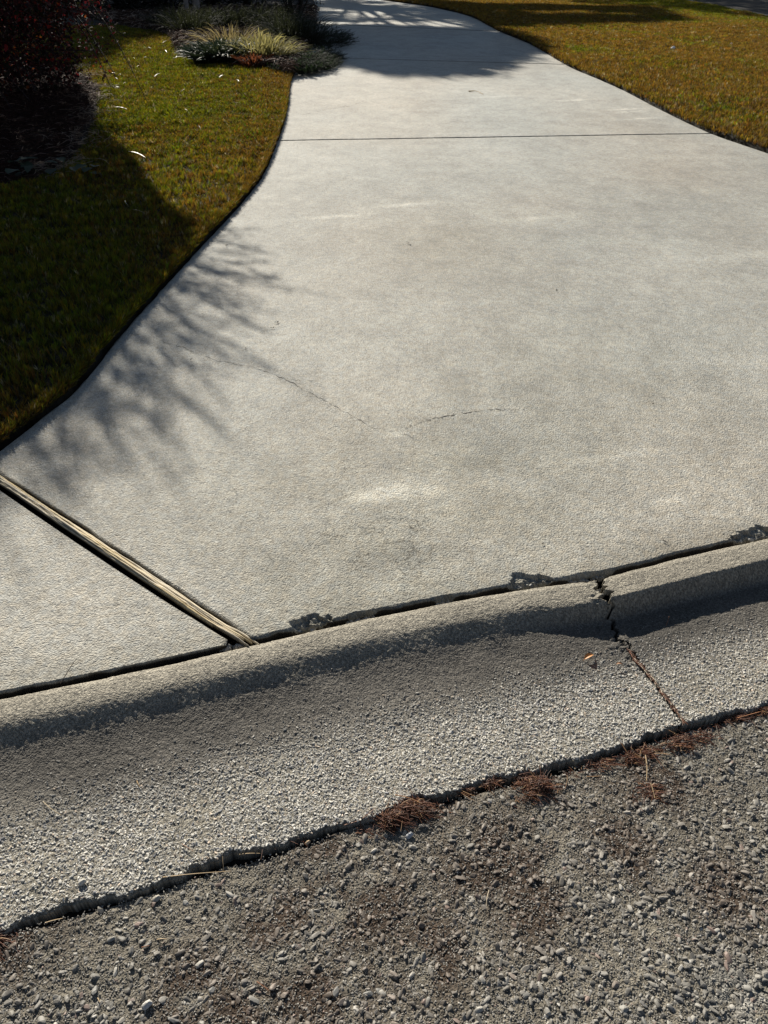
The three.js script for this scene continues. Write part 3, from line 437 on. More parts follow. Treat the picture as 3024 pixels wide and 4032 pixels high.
  for (const [a, b, c] of hang) { const path = bez(at(...a), at(...b), at(...c), 18); canes.tube(path.map(local), Array.from({ length: 19 }, (_, q) => lerp(0.008, 0.0035, q / 18)), [0.03, 0.02, 0.02], 4); path.forEach((p, q) => { if (q % 1 === 0) canes.tube([local(p), local(p.clone().add(V(gauss() * 0.06, gauss() * 0.05, gauss() * 0.06)))], [0.003, 0.0015], [0.05, 0.03, 0.03], 3); const many = q < 11 ? 5 : rnd() < 0.25 ? 1 : 0; for (let e = 0; e < many; e++) addLeaf(p.clone().add(V(gauss() * 0.07, gauss() * 0.07, gauss() * 0.07)), 0.8); }); }
  for (let k = 0; k < 5200; k++) { const p = at(rr(-60, 450), -60 + Math.pow(rnd(), 1.4) * 380, rr(8.7, 10.2)), q = (p.x + 3.2) / 2; if (fbm(p.x * 3 + 30, p.y * 3 + 30, 255, 2) < 0.45 || (p.x > -3.5 && rnd() < 0.6)) continue; const s = shadowOf(p); if (p.x > -3.1 && rnd() < 0.5) continue; addLeaf(p, 0.9); }
  mesh('stem', stems.geometry(), plainMat, shrub); mesh('branch', br.geometry(), plainMat, shrub); mesh('cane', canes.geometry(), plainMat, shrub);
  const lf = new Soup().leaf(V(0, 0, 0), V(1, 0, 0), V(0, 1, 0), 1, 0.62, [1, 1, 1]).geometry();
  scatter('leaves', lf, shrubLeafMat, leaves, shrub);
  console.log('shrub leaves', leaves.length);
}

// ---------------------------------------------------------------- planting beside the driveway
function clump(name, label, category, px, py, count, len, width, tone, tipTone, spread, grp, mat = leafVertexMat) {
  const [x, d] = G(px, py), g = group(name, x, 0.03, d); tag(g, label, category, grp); const s = new Soup();
  for (let k = 0; k < count; k++) { const a = rr(0, 6.283), q = Math.sqrt(rnd()) * spread, b = V(Math.cos(a) * q, 0, Math.sin(a) * q * 0.8), t = a + rr(-0.7, 0.7), out = rr(0.15, 0.85) * len * (0.4 + q / spread), h = len * rr(0.45, 1) * (1 - 0.35 * q / spread), tip = V(b.x + Math.cos(t) * out, h, b.z + Math.sin(t) * out), mid = V(b.x + Math.cos(t) * out * 0.35, h * rr(0.8, 1.15), b.z + Math.sin(t) * out * 0.35), k1 = rr(0.6, 1.25); if (rnd() < 0.2) tip.y *= 0.6; s.blade(b, tip, mid, width * rr(0.7, 1.25), tone.map(v => v * k1), tipTone.map(v => v * k1), 5); }
  mesh('foliage', s.geometry(), mat, g); return g;
}
clump('ornamental_grass', 'sunlit golden spiky grass clump beside the driveway juniper', 'ornamental grass', 1035, 256, 620, 0.46, 0.021, [0.05, 0.042, 0.012], [0.50, 0.45, 0.17], 0.38);
clump('ornamental_grass', 'sunlit tan spiky grass clump rising behind the dark green clump', 'ornamental grass', 915, 224, 420, 0.5, 0.018, [0.06, 0.042, 0.014], [0.42, 0.34, 0.15], 0.40);
clump('leafy_clump', 'low dark green leafy clump with pale glinting leaves at the lawn edge', 'plant', 880, 256, 1250, 0.36, 0.03, [0.015, 0.026, 0.01], [0.07, 0.10, 0.05], 0.42, null, glossyLeafMat);
clump('dead_fern', 'small rust brown dead fern in front of the golden grass', 'fern', 1003, 278, 240, 0.24, 0.016, [0.12, 0.04, 0.02], [0.3, 0.095, 0.035], 0.16);
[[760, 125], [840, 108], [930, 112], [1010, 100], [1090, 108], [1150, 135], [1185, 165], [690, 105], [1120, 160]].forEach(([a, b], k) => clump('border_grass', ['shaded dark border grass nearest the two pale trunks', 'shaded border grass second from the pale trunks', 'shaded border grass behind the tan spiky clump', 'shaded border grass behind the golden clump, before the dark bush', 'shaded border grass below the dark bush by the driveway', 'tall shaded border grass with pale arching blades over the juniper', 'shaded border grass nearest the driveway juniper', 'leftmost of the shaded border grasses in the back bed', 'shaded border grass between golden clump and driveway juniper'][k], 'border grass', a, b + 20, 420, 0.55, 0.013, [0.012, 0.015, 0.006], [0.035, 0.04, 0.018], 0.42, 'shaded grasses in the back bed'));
function juniper(label, list) {
  const [x0, d0] = G(...list[0]), g = group('juniper', x0, 0.02, d0); tag(g, label, 'juniper', 'junipers spilling over the driveway edge'); const s = new Soup();
  for (const [px, py, r, n] of list) { const [x, d] = G(px, py); for (let k = 0; k < n; k++) { const a = rr(0, 6.283), q = Math.sqrt(rnd()) * r, b = V(x - x0 + Math.cos(a) * q, rr(0.0, 0.16) * (1.1 - q / r), -(d - d0) + Math.sin(a) * q); const t = a + rr(-0.8, 0.8), L = rr(0.08, 0.2), up = rr(-0.05, 0.45); const end = b.clone().add(V(Math.cos(t) * L, up * L, Math.sin(t) * L)); s.tube([b, end], [0.004, 0.002], [0.05, 0.04, 0.025], 3);
    for (let e = 0; e < 12; e++) { const f = rr(0.15, 1.05), p = b.clone().lerp(end, f), dir = end.clone().sub(b).normalize().add(V(gauss() * 0.6, gauss() * 0.5 + 0.2, gauss() * 0.6)), tip = p.clone().addScaledVector(dir.normalize(), rr(0.025, 0.055)), c = rr(0.4, 1.5); s.blade(p, tip, p.clone().lerp(tip, 0.5), 0.013, [0.012 * c, 0.022 * c, 0.008 * c], [0.034 * c, 0.062 * c, 0.022 * c], 1); } } }
  mesh('foliage', s.geometry(), leafVertexMat, g); return g;
}
juniper('low green juniper nearest the camera, spreading over the driveway edge', [[1200, 262, 0.45, 700], [1170, 290, 0.25, 380], [1255, 245, 0.28, 300], [1290, 240, 0.18, 130], [1230, 280, 0.22, 240], [1140, 285, 0.2, 180]]);
juniper('darker juniper further back, in the shade beside the driveway', [[1240, 168, 0.7, 420], [1290, 150, 0.4, 160], [1280, 186, 0.4, 180], [1190, 190, 0.5, 200]]);
{
  const [x, d] = G(1165, 92), g = group('evergreen_bush', x, 0.02, d), s = new Soup(), st = new Soup(); tag(g, 'dark evergreen bush with glossy leaves where the driveway bends', 'bush');
  for (let k = 0; k < 14; k++) { const a = rr(0, 6.28), e = V(Math.cos(a) * rr(0.2, 0.9), rr(0.8, 1.7), Math.sin(a) * rr(0.2, 0.9)); st.tube(bez(V(Math.cos(a) * 0.08, 0, Math.sin(a) * 0.08), e.clone().multiplyScalar(0.5).add(V(0, 0.3, 0)), e), Array.from({ length: 11 }, (_, q) => lerp(0.02, 0.005, q / 10)), [0.05, 0.04, 0.03], 4); }
  for (let k = 0; k < 5200; k++) { const a = rr(0, 6.28), p = V(gauss() * 0.62, 0.12 + Math.abs(0.75 + gauss() * 0.55), gauss() * 0.62); if (Math.hypot(p.x, p.z) > 1.15) continue; const c = rr(0.6, 1.5); s.leaf(p, V(Math.cos(a), rr(-0.4, 0.7), Math.sin(a)), V(gauss() * 0.4, 1, gauss() * 0.4).normalize(), rr(0.05, 0.09), rr(0.03, 0.045), [0.025 * c, 0.04 * c, 0.02 * c]); }
  mesh('stem', st.geometry(), plainMat, g); mesh('foliage', s.geometry(), glossyLeafMat, g);
}
{
  const [x, d] = G(738, 62), g = group('slender_tree', x, 0, d), s = new Soup(), lf = []; tag(g, 'slender tree with two pale bare trunks in the shaded back bed', 'tree');
  const trunk = (dx, dz, r) => new Soup().tube([V(dx, 0, dz), V(dx + 0.02, 0.6, dz), V(dx * 1.4, 1.4, dz * 1.3), V(dx * 2.4, 2.6, dz * 2), V(dx * 4, 4, dz * 3.4)], [r * 1.25, r, r * 0.9, r * 0.7, r * 0.4], [0.3, 0.26, 0.23], 9).geometry();
  mesh('trunk', trunk(0, 0.02, 0.055), plainMat, g); mesh('trunk', trunk(0.22, -0.1, 0.075), plainMat, g);
  for (let k = 0; k < 6; k++) { const a = k * 1.05; s.tube(bez(V(0.3, 2.2 + k * 0.2, -0.1), V(0.3 + Math.cos(a) * 0.5, 3.2, Math.sin(a) * 0.5), V(0.4 + Math.cos(a) * 1.3, 4 + rnd(), Math.sin(a) * 1.3)), 0.02, [0.25, 0.2, 0.17], 5); }
  mesh('branch', s.geometry(), plainMat, g);
}
function hedge(label, px, py, rx, n, h) {
  const [x, d] = G(px, py), g = group('background_bush', x, 0, d), s = new Soup(), st = new Soup(); tag(g, label, 'bush');
  for (let k = 0; k < 8; k++) { const a = rr(0, 6.28); st.tube([V(0, 0, 0), V(Math.cos(a) * 0.3 * rx, h * 0.4, Math.sin(a) * 0.3), V(Math.cos(a) * 0.7 * rx, h * 0.85, Math.sin(a) * 0.6)], [0.03, 0.02, 0.008], [0.05, 0.04, 0.03], 4); }
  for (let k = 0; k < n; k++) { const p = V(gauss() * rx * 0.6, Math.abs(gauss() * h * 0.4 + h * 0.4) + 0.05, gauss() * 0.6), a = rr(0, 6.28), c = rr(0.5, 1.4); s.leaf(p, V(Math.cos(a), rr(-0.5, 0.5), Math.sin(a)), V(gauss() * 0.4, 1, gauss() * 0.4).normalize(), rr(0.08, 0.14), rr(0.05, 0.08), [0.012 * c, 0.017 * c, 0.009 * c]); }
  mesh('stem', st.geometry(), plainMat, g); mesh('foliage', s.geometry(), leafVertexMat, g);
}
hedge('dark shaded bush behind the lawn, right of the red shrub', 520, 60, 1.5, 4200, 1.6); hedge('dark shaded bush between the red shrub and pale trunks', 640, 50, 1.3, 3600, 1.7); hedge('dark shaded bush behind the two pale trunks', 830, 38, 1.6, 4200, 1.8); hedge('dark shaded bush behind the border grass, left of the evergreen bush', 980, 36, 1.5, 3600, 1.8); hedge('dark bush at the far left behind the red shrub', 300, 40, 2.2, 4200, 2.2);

// ---------------------------------------------------------------- tall trees beyond the frame that shade the far lawn and driveway
const sprig = (() => { const s = new Soup(); for (let k = 0; k < 22; k++) { const a = rr(0, 6.28), p = V(gauss() * 0.26, gauss() * 0.2, gauss() * 0.26); s.leaf(p, V(Math.cos(a), rr(-0.6, 0.5), Math.sin(a)), V(gauss() * 0.5, 1, gauss() * 0.5).normalize(), rr(0.1, 0.17), rr(0.05, 0.08), [1, 1, 1]); } return s.geometry(); })();
function shadeTree(label, regions, height) {
  const crown = [], all = V(0, 0, 0); let n = 0;
  for (const [poly, count, h0, h1, keep = 1] of regions) {
    const gp = poly.map(q => G(...q)), xs = gp.map(p => p[0]), ds = gp.map(p => p[1]);
    for (let k = 0, m = 0; k < count * 30 && m < count; k++) { const x = rr(Math.min(...xs), Math.max(...xs)), d = rr(Math.min(...ds), Math.max(...ds)); if (!inside(gp, x, d)) continue; if (keep < 1 && fbm(x * 0.5 + 7, d * 1.3, 261, 3) > keep) continue; const h = rr(h0, h1), p = V(x + sunDir.x / sunDir.y * h, h, -d + sunDir.z / sunDir.y * h); crown.push(p); all.add(p); n++; m++; }
  }
  all.multiplyScalar(1 / n);
  const g = group('shade_tree', all.x, 0, -all.z), s = new Soup(), b = new Soup(); tag(g, label, 'tree');
  s.tube([V(0, 0, 0), V(0.1, height * 0.3, 0.1), V(0.05, height * 0.65, 0), V(0, height * 0.95, 0)], [0.28, 0.22, 0.16, 0.06], [0.1, 0.075, 0.055], 9);
  for (let k = 0; k < 26; k++) { const p = crown[Math.floor(rnd() * n)].clone().sub(g.position); b.tube(bez(V(0, p.y * 0.72, 0), V(p.x * 0.5, p.y * 0.92, p.z * 0.5), p), Array.from({ length: 11 }, (_, q) => lerp(0.07, 0.012, q / 10)), [0.1, 0.075, 0.055], 5); }
  mesh('trunk', s.geometry(), plainMat, g); mesh('branch', b.geometry(), plainMat, g);
  scatter('crown', sprig, leafMat, crown.map(p => ({ c: [rr(0.03, 0.06), rr(0.05, 0.08), 0.02], m: place(p.x - g.position.x, p.y, p.z - g.position.z, rr(-0.5, 0.5), rr(0, 6.3), rr(-0.5, 0.5), rr(0.8, 1.4)) })), g);
}
shadeTree('tall leafy tree beyond the frame shading the upper driveway', [[[[1245, 215], [1400, 262], [1560, 292], [1750, 298], [1900, 288], [1990, 235], [2130, 195], [2060, 150], [1900, 118], [1500, 100], [1240, 100]], 1500, 6.5, 10], [[[1230, 85], [1900, 80], [1500, 5], [1100, -30]], 700, 7, 10, 0.5], [[[1900, 110], [1990, 120], [2700, 95], [2600, 40], [1900, 25], [1560, 0]], 1300, 7, 11, 0.62]], 10);
shadeTree('tall leafy tree beyond the frame shading the back bed', [[[[-200, 120], [420, 168], [560, 172], [760, 130], [1130, 112], [1240, 100], [1240, 10], [300, -30], [-400, -10]], 4200, 6, 11]], 10.5);
shadeTree('leafy tree beyond the left edge shading the lawn behind the red shrub', [[[[-900, 100], [330, 168], [480, 178], [430, 235], [300, 292], [0, 310], [-900, 420]], 1500, 5, 8]], 8);
shadeTree('leafy tree beyond the top right shading the far driveway', [[[[2250, 20], [2620, 42], [3024, 85], [3600, 180], [3600, -20], [2300, -30]], 1300, 6, 9]], 9);

for (const [label, x, d, h, R] of [['tall tree added left of the camera, outside the frame, to block sky light', -9, 2.5, 12, 3.6], ['tall tree added far left beyond the red shrub, outside the frame, to block sky light', -12, 9, 13, 4], ['tall tree added behind the camera at the left, outside the frame, to block sky light', -7, -5, 12, 3.6]]) {  // trees added out of view to block sky light over the left lawn
  const g = group('shade_tree', x, 0, d), b = new Soup(), list = []; tag(g, label, 'tree');
  for (let k = 0; k < 2600; k++) { const a = rr(0, 6.283), u = rr(-1, 1), q = Math.cbrt(rr(0.25, 1)), p = V(Math.cos(a) * Math.sqrt(1 - u * u) * R * q, h * 0.55 + u * h * 0.42 * q, Math.sin(a) * Math.sqrt(1 - u * u) * R * q); list.push({ c: [rr(0.03, 0.06), rr(0.05, 0.08), 0.02], m: place(p.x, p.y, p.z, rr(-0.5, 0.5), rr(0, 6.3), rr(-0.5, 0.5), rr(1.1, 2)) }); if (k % 110 === 0) b.tube(bez(V(0, p.y * 0.7, 0), V(p.x * 0.5, p.y * 0.9, p.z * 0.5), p), Array.from({ length: 11 }, (_, e) => lerp(0.08, 0.012, e / 10)), [0.1, 0.075, 0.055], 5); }
  mesh('trunk', new Soup().tube([V(0, -0.05, 0), V(0.1, h * 0.3, 0.1), V(0.05, h * 0.6, 0), V(0, h * 0.93, 0)], [0.3, 0.24, 0.17, 0.05], [0.1, 0.075, 0.055], 10).geometry(), plainMat, g); mesh('branch', b.geometry(), plainMat, g); scatter('crown', sprig, leafMat, list, g);
}

// ---------------------------------------------------------------- the wooden strip in the joint
{
  const dir = [stripB[0] - stripA[0], stripB[1] - stripA[1]], L = Math.hypot(...dir), ux = dir[0] / L, ud = dir[1] / L, nx = ud, nd = -ux;           // along the strip and across it, to the right
  const g = group('wooden_strip', stripA[0], 0, stripA[1]); tag(g, 'long split weathered wooden strip lying in the driveway joint', 'wooden strip');
  const N = 8, LEN = L + 0.55;
  for (let k = 0; k < N; k++) {
    const tone = rr(0.6, 1.2), gold = [0.66, 0.52, 0.27], grey = [0.62, 0.56, 0.46], start = -0.035 + rr(0, 0.05) - (k > 3 ? 0.03 : 0) + (k < 2 ? 0.1 : 0), n = 90;
    const geo = grid(4, n, (i, j) => {
      const a = lerp(start, LEN, j / n), taper = smooth(start - 0.01, start + 0.05, a), bend = 0.012 * smooth(0.10, -0.03, a) * (k > 2 ? 1 : 0.3);
      const off = -0.005 + (k - (N - 1) / 2) * 0.0034 + (noise(a * 7, k, 271) - 0.5) * 0.003 + bend, w = 0.0021 * (0.75 + 0.5 * noise(a * 9, k, 272)) * lerp(0.35, 1, taper);
      const top = 0.0035 + (noise(a * 6 + k * 3, k * 1.7, 273) - 0.5) * 0.009 + (noise(a * 40, k, 274) - 0.5) * 0.003 - 0.010 * smooth(0.06, -0.04, a) - 0.0006 * (k - 3.5) ** 2 * 0.5, side = [-1, -0.92, 0, 0.92, 1][i] * w, y = i === 0 || i === 4 ? -0.013 : top + (i === 2 ? 0.001 : 0);
      const q = noise(a * 5, k * 2.1, 275), f = tone * (0.75 + 0.5 * noise(a * 60, k * 3, 276)), c = [0, 1, 2].map(e => lerp(gold[e], grey[e], q) * f * (i === 0 || i === 4 ? 0.06 : 1));
      return { p: [ux * a + nx * (off + side), y, ud * a + nd * (off + side)], c };
    });
    mesh('splinter', geo, woodMat, g);
  }
}

// ---------------------------------------------------------------- fallen needles, leaves, twigs and pebbles
function needleClump(label, px, py, rx, rz, n, height) {
  const [x, d] = G(px, py, ROAD), g = group('needle_clump', x, roadY(x, d), d); tag(g, label, 'pine needles', 'brown needle clumps along the gutter'); const s = new Soup(), K = hash(px, py, 9) * 40;
  for (let k = 0, m = 0; k < n * 6 && m < n; k++) {
    const u = rr(-1, 1) * rx * 1.25, v = gauss() * rz * 0.75, X = u / rx, Y = v / rz, q = Math.max(0, 1 - X * X - Y * Y), lump = noise(u * 38 + K, v * 38 + K, 291);
    if (rnd() > q * 0.9 * smooth(0.25, 0.65, lump) + 0.05) continue; m++;
    const h = q * height * lump * 1.4 * rnd(), t = rnd(), a = t < 0.5 ? rr(-0.5, 0.5) + 0.3 : rr(0, 6.28), L = rr(0.006, 0.016) + (rnd() < 0.16 ? rr(0.015, 0.035) : 0), b = V(u * KA[0] + v * KN[0], h + 0.001, -(u * KA[1] + v * KN[1])), e = b.clone().add(V(Math.cos(a) * L, rr(-0.25, 0.3) * L, Math.sin(a) * L)), mid = b.clone().lerp(e, 0.5).add(V(gauss() * 0.007, 0.004 * rnd(), gauss() * 0.007)), w = rnd();
    const c = w < 0.5 ? [0.11, 0.036, 0.016] : w < 0.8 ? [0.055, 0.024, 0.014] : w < 0.94 ? [0.2, 0.085, 0.035] : [0.36, 0.22, 0.11]; if (e.y < 0.0005) e.y = 0.0005; s.tube(bez(b, mid, e, 3), [0.0007, 0.0007, 0.0006, 0.0004], c, 3);
  }
  mesh('needles', s.geometry(), strawVertexMat, g).userData.kind = 'stuff'; return g;
}
needleClump('large rust brown needle clump overhanging the gutter crack at centre', 1570, 3212, 0.088, 0.044, 1500, 0.024);
needleClump('dark brown needle clump right of centre, casting a long shadow', 2085, 3112, 0.055, 0.045, 620, 0.018);
needleClump('thin line of needles in the gutter crack above the dark clump', 1900, 3095, 0.11, 0.014, 220, 0.008);
needleClump('flat mat of brown needles along the gutter crack near its right end', 2450, 2990, 0.13, 0.026, 520, 0.008);
needleClump('spread brown needles on the road below the kerb joint', 2690, 2925, 0.09, 0.035, 320, 0.008);
needleClump('orange brown needles at the right edge against the gutter', 2960, 2815, 0.11, 0.016, 360, 0.010);
needleClump('rust needles at the left edge of the photo beside the gutter end', 2, 3685, 0.026, 0.045, 320, 0.012);
needleClump('small loose needle scatter on the road under the flat mat', 2540, 3120, 0.035, 0.035, 150, 0.006);
needleClump('few needles caught in the gutter crack left of the large clump', 1110, 3310, 0.05, 0.012, 90, 0.006);
{ // litter filling the lower half of the kerb joint
  const pts = [[2472, 2560], [2500, 2600], [2545, 2650], [2590, 2710], [2640, 2775], [2690, 2845]].map(q => G(...q, GUT)), g = group('joint_litter', pts[0][0], GUT, pts[0][1]), s = new Soup(); tag(g, 'brown needles and pale grit filling the lower kerb joint', 'litter');
  for (let k = 0; k < 260; k++) { const t = rnd() * 4.99, i = Math.floor(t), f = t - i, a = pts[i], b = pts[i + 1], x = lerp(a[0], b[0], f) + gauss() * 0.004 - pts[0][0], d = lerp(a[1], b[1], f) + gauss() * 0.003 - pts[0][1], an = Math.atan2(b[1] - a[1], b[0] - a[0]) + gauss() * 0.6, L = rr(0.004, 0.016), p = V(x, 0.0015 + rnd() * 0.004, -d), e = p.clone().add(V(Math.cos(an) * L, rr(-0.001, 0.002), -Math.sin(an) * L)), w = rnd(); s.tube([p, p.clone().lerp(e, 0.5).add(V(0, 0.001, 0)), e], 0.0009, w < 0.55 ? [0.16, 0.06, 0.03] : w < 0.8 ? [0.07, 0.035, 0.02] : [0.5, 0.43, 0.33], 4); }
  mesh('needles', s.geometry(), strawVertexMat, g).userData.kind = 'stuff';
}
function twigAt(name, label, category, pts, r, color, level, grp) {                 // pts: pixels with a height above the surface
  const p = pts.map(([a, b, h]) => { const q = G(a, b, level); const base = level === ROAD ? roadY(q[0], q[1]) : level; return V(q[0], base + h, -q[1]); }), o = p[0].clone(), g = group(name, o.x, o.y, -o.z); tag(g, label, category, grp);
  const c = new THREE.CatmullRomCurve3(p.map(v => v.sub(o))).getPoints(10); mesh('stick', new Soup().tube(c, c.map((_, k) => r * lerp(1, 0.55, k / 10)), color, 5).geometry(), strawVertexMat, g); return g;
}
const tan = [0.45, 0.33, 0.19], dark = [0.05, 0.035, 0.025], red = [0.22, 0.09, 0.04];
twigAt('twig', 'pale tan stick standing on the road below the flat needle mat', 'twig', [[2538, 2985, 0.012], [2545, 3030, 0.010], [2545, 3075, 0.004]], 0.0016, tan, ROAD);
twigAt('twig', 'short pale stick below the tan stick on the road', 'twig', [[2560, 3090, 0.006], [2570, 3118, 0.005], [2577, 3145, 0.003]], 0.0012, tan, ROAD);
twigAt('twig', 'curved dark twig on the road below the right end of the kerb joint', 'twig', [[2818, 2862, 0.004], [2828, 2900, 0.006], [2862, 2938, 0.003]], 0.0010, dark, ROAD);
twigAt('twig', 'dark twig slanting right of the tan stick on the road', 'twig', [[2612, 3005, 0.003], [2640, 3020, 0.004], [2678, 3034, 0.003]], 0.0011, dark, ROAD);
twigAt('twig', 'long reddish needle lying along the gutter crack at the right edge', 'twig', [[2900, 2836, 0.006], [2960, 2820, 0.008], [3030, 2800, 0.006]], 0.0011, [0.42, 0.2, 0.1], ROAD);
twigAt('twig', 'long pale stick lying across the gutter crack left of centre', 'twig', [[645, 3466, 0.010], [760, 3454, 0.012], [910, 3432, 0.006]], 0.0012, tan, ROAD);
twigAt('twig', 'upright short stick right of the long pale stick', 'twig', [[880, 3385, 0.016], [881, 3410, 0.01], [882, 3440, 0.002]], 0.0010, tan, ROAD);
twigAt('twig', 'pale stick in the gutter crack above the upright short stick', 'twig', [[945, 3372, 0.010], [985, 3370, 0.012], [1025, 3366, 0.010]], 0.0011, tan, ROAD);
twigAt('twig', 'thin pale stem lying on the road below the dark needle clump', 'twig', [[1925, 3508, 0.004], [1915, 3550, 0.006], [1918, 3595, 0.004]], 0.0009, [0.5, 0.42, 0.3], ROAD);
twigAt('twig', 'tan needle on the road near the left end of the gutter', 'twig', [[180, 3638, 0.004], [215, 3628, 0.006], [250, 3620, 0.005]], 0.0013, tan, ROAD);
twigAt('twig', 'reddish stem lying across the large needle clump', 'twig', [[1555, 3168, 0.038], [1610, 3178, 0.036], [1660, 3195, 0.03]], 0.0011, [0.45, 0.24, 0.11], ROAD);
twigAt('twig', 'red brown stem trailing left out of the large needle clump', 'twig', [[1352, 3258, 0.006], [1420, 3240, 0.012], [1480, 3200, 0.022]], 0.0010, [0.36, 0.2, 0.13], ROAD);
twigAt('twig', 'forked black twig standing in the joint above the left kerb', 'twig', [[240, 2695, 0.004], [282, 2655, 0.022], [315, 2626, 0.035]], 0.0012, dark, 0);
twigAt('twig', 'thin dark twig on the gutter under the orange leaf', 'twig', [[2280, 2625, 0.004], [2310, 2650, 0.006], [2335, 2680, 0.004]], 0.0009, dark, GUT);
twigAt('twig', 'pale needle on the gutter at left below the shaded band', 'twig', [[172, 3162, 0.006], [210, 3195, 0.007], [245, 3215, 0.005]], 0.0009, [0.5, 0.4, 0.25], GUT);
twigAt('twig', 'tan needle on the gutter left of the road stick', 'twig', [[718, 3328, 0.005], [740, 3342, 0.006], [762, 3356, 0.004]], 0.0010, [0.35, 0.2, 0.12], GUT);
twigAt('twig', 'orange needle on the gutter below the shaded band at left centre', 'twig', [[540, 3078, 0.004], [545, 3090, 0.006], [552, 3104, 0.005]], 0.0010, [0.45, 0.28, 0.1], GUT);
twigAt('twig', 'thin dark needle on the gutter below the kerb roll at centre', 'twig', [[690, 3012, 0.005], [720, 3025, 0.006], [745, 3040, 0.005]], 0.0008, dark, GUT);
twigAt('twig', 'small red sprig on the gutter below the right kerb shadow', 'twig', [[2620, 2470, 0.002], [2626, 2455, 0.010], [2630, 2442, 0.018]], 0.0009, red, GUT);
for (const [k, ox] of [[0, 0], [1, 8]]) twigAt('pine_needle', ['upper needle of the thin brown pair on the sunlit upper driveway', 'lower needle of the thin brown pair on the sunlit upper driveway'][k], 'pine needle', [[1845, 360 + ox * 0.3, 0.006], [1870, 362, 0.012], [1903, 371 + ox * 0.4, 0.006]], 0.004, [0.3, 0.22, 0.1], 0, 'pine needles on the upper driveway');
twigAt('twig', 'small dark twig on the slab right, above the kerb joint', 'twig', [[2608, 2131, 0.006], [2618, 2137, 0.006], [2630, 2142, 0.004]], 0.0016, dark, 0);
[[620, 3705, 660, 3703, 'pale wood splinter on the road at lower left'], [560, 3735, 590, 3728, 'rust brown splinter on the road at lower left'], [385, 3930, 395, 3950, 'tan splinter on the road near the bottom left'], [1012, 3870, 1060, 3905, 'thin red brown needle on the road at lower centre']].forEach(([a, b, c, e, label], k) => twigAt('splinter', label, 'splinter', [[a, b, 0.006], [(a + c) / 2, (b + e) / 2, 0.007], [c, e, 0.005]], 0.0012, k % 2 ? red : tan, ROAD));
// leaves on the gutter
function curledLeaf(name, label, px, py, len, width, turn, color, level) { const [x, d] = G(px, py, level), g = group(name, x, level + 0.004, d); tag(g, label, 'leaf'); const geo = grid(6, 10, (i, j) => { const t = j / 10, w = width * Math.sin(Math.PI * Math.pow(t, 0.8)) * 0.5 + 0.0004, a = (i / 6 - 0.5) * 2, k = 0.8 + 0.4 * noise(t * 8, a * 3, 281); return { p: [(t - 0.5) * len, 0.006 * (1 - (2 * t - 1) ** 2) + Math.abs(a) * w * 0.5 + 0.001, a * w * 0.8], c: color.map(v => v * k * (i === 3 ? 0.8 : 1)) }; }); const m = mesh('blade', geo, new THREE.MeshPhysicalMaterial({ vertexColors: true, roughness: 0.5, transmission: 0.3, thickness: 0, side: THREE.DoubleSide }), g); g.rotation.y = turn; mesh('stalk', new Soup().tube([V(-len * 0.5, 0.001, 0), V(-len * 0.62, 0.0005, 0.001)], 0.0005, color.map(v => v * 0.6), 4).geometry(), strawVertexMat, g); return g; }
curledLeaf('fallen_leaf', 'curled orange leaf lying on the gutter beside the kerb joint', 2318, 2592, 0.036, 0.017, 0.5, [0.62, 0.27, 0.06], GUT);
curledLeaf('fallen_leaf', 'tiny brown orange leaf right of the curled orange leaf', 2438, 2622, 0.018, 0.008, -0.2, [0.42, 0.2, 0.08], GUT);
// dark specks on the slab: dried bits of leaf
[[1612, 958, 0.016, 'largest dark leaf bit on the middle of the driveway'], [1088, 1272, 0.012, 'dark leaf bit right of the shrub shadow, upper of a pair'], [1075, 1293, 0.012, 'dark leaf bit right of the shrub shadow, lower of a pair'], [968, 1378, 0.008, 'dark leaf bit at the right edge of the shrub shadow'], [752, 1420, 0.008, 'dark leaf bit inside the shrub shadow above the crack'], [893, 970, 0.012, 'dark leaf bit just off the lawn edge at the top of the shrub shadow'], [2190, 1148, 0.012, 'dark leaf bit right of centre on the driveway'], [1040, 1032, 0.008, 'dark leaf bit above the shrub shadow tip'], [622, 1220, 0.010, 'dark leaf bit near the lawn edge inside the shrub shadow'], [2140, 2145, 0.007, 'dark leaf bit on the slab above the chipped kerb edge'], [1795, 1425, 0.006, 'small dark leaf bit left of the faint arc crack'], [2570, 1595, 0.007, 'small dark leaf bit on the right part of the slab']].forEach(([a, b, size, label]) => {
  const [x, d] = G(a, b), g = group('leaf_fragment', x, 0.004, d); tag(g, label, 'leaf fragment', 'dark leaf bits on the driveway'); const s = new Soup();
  for (let k = 0; k < 3; k++) { const t = rr(0, 6.28); s.leaf(V(gauss() * size * 0.2, 0.001 * k, gauss() * size * 0.2), V(Math.cos(t), rr(0, 0.35), Math.sin(t)), V(0.2, 1, 0), size * rr(0.8, 1.4), size * 0.7, [0.035, 0.027, 0.02]); } mesh('blade', s.geometry(), plainMat, g);
});
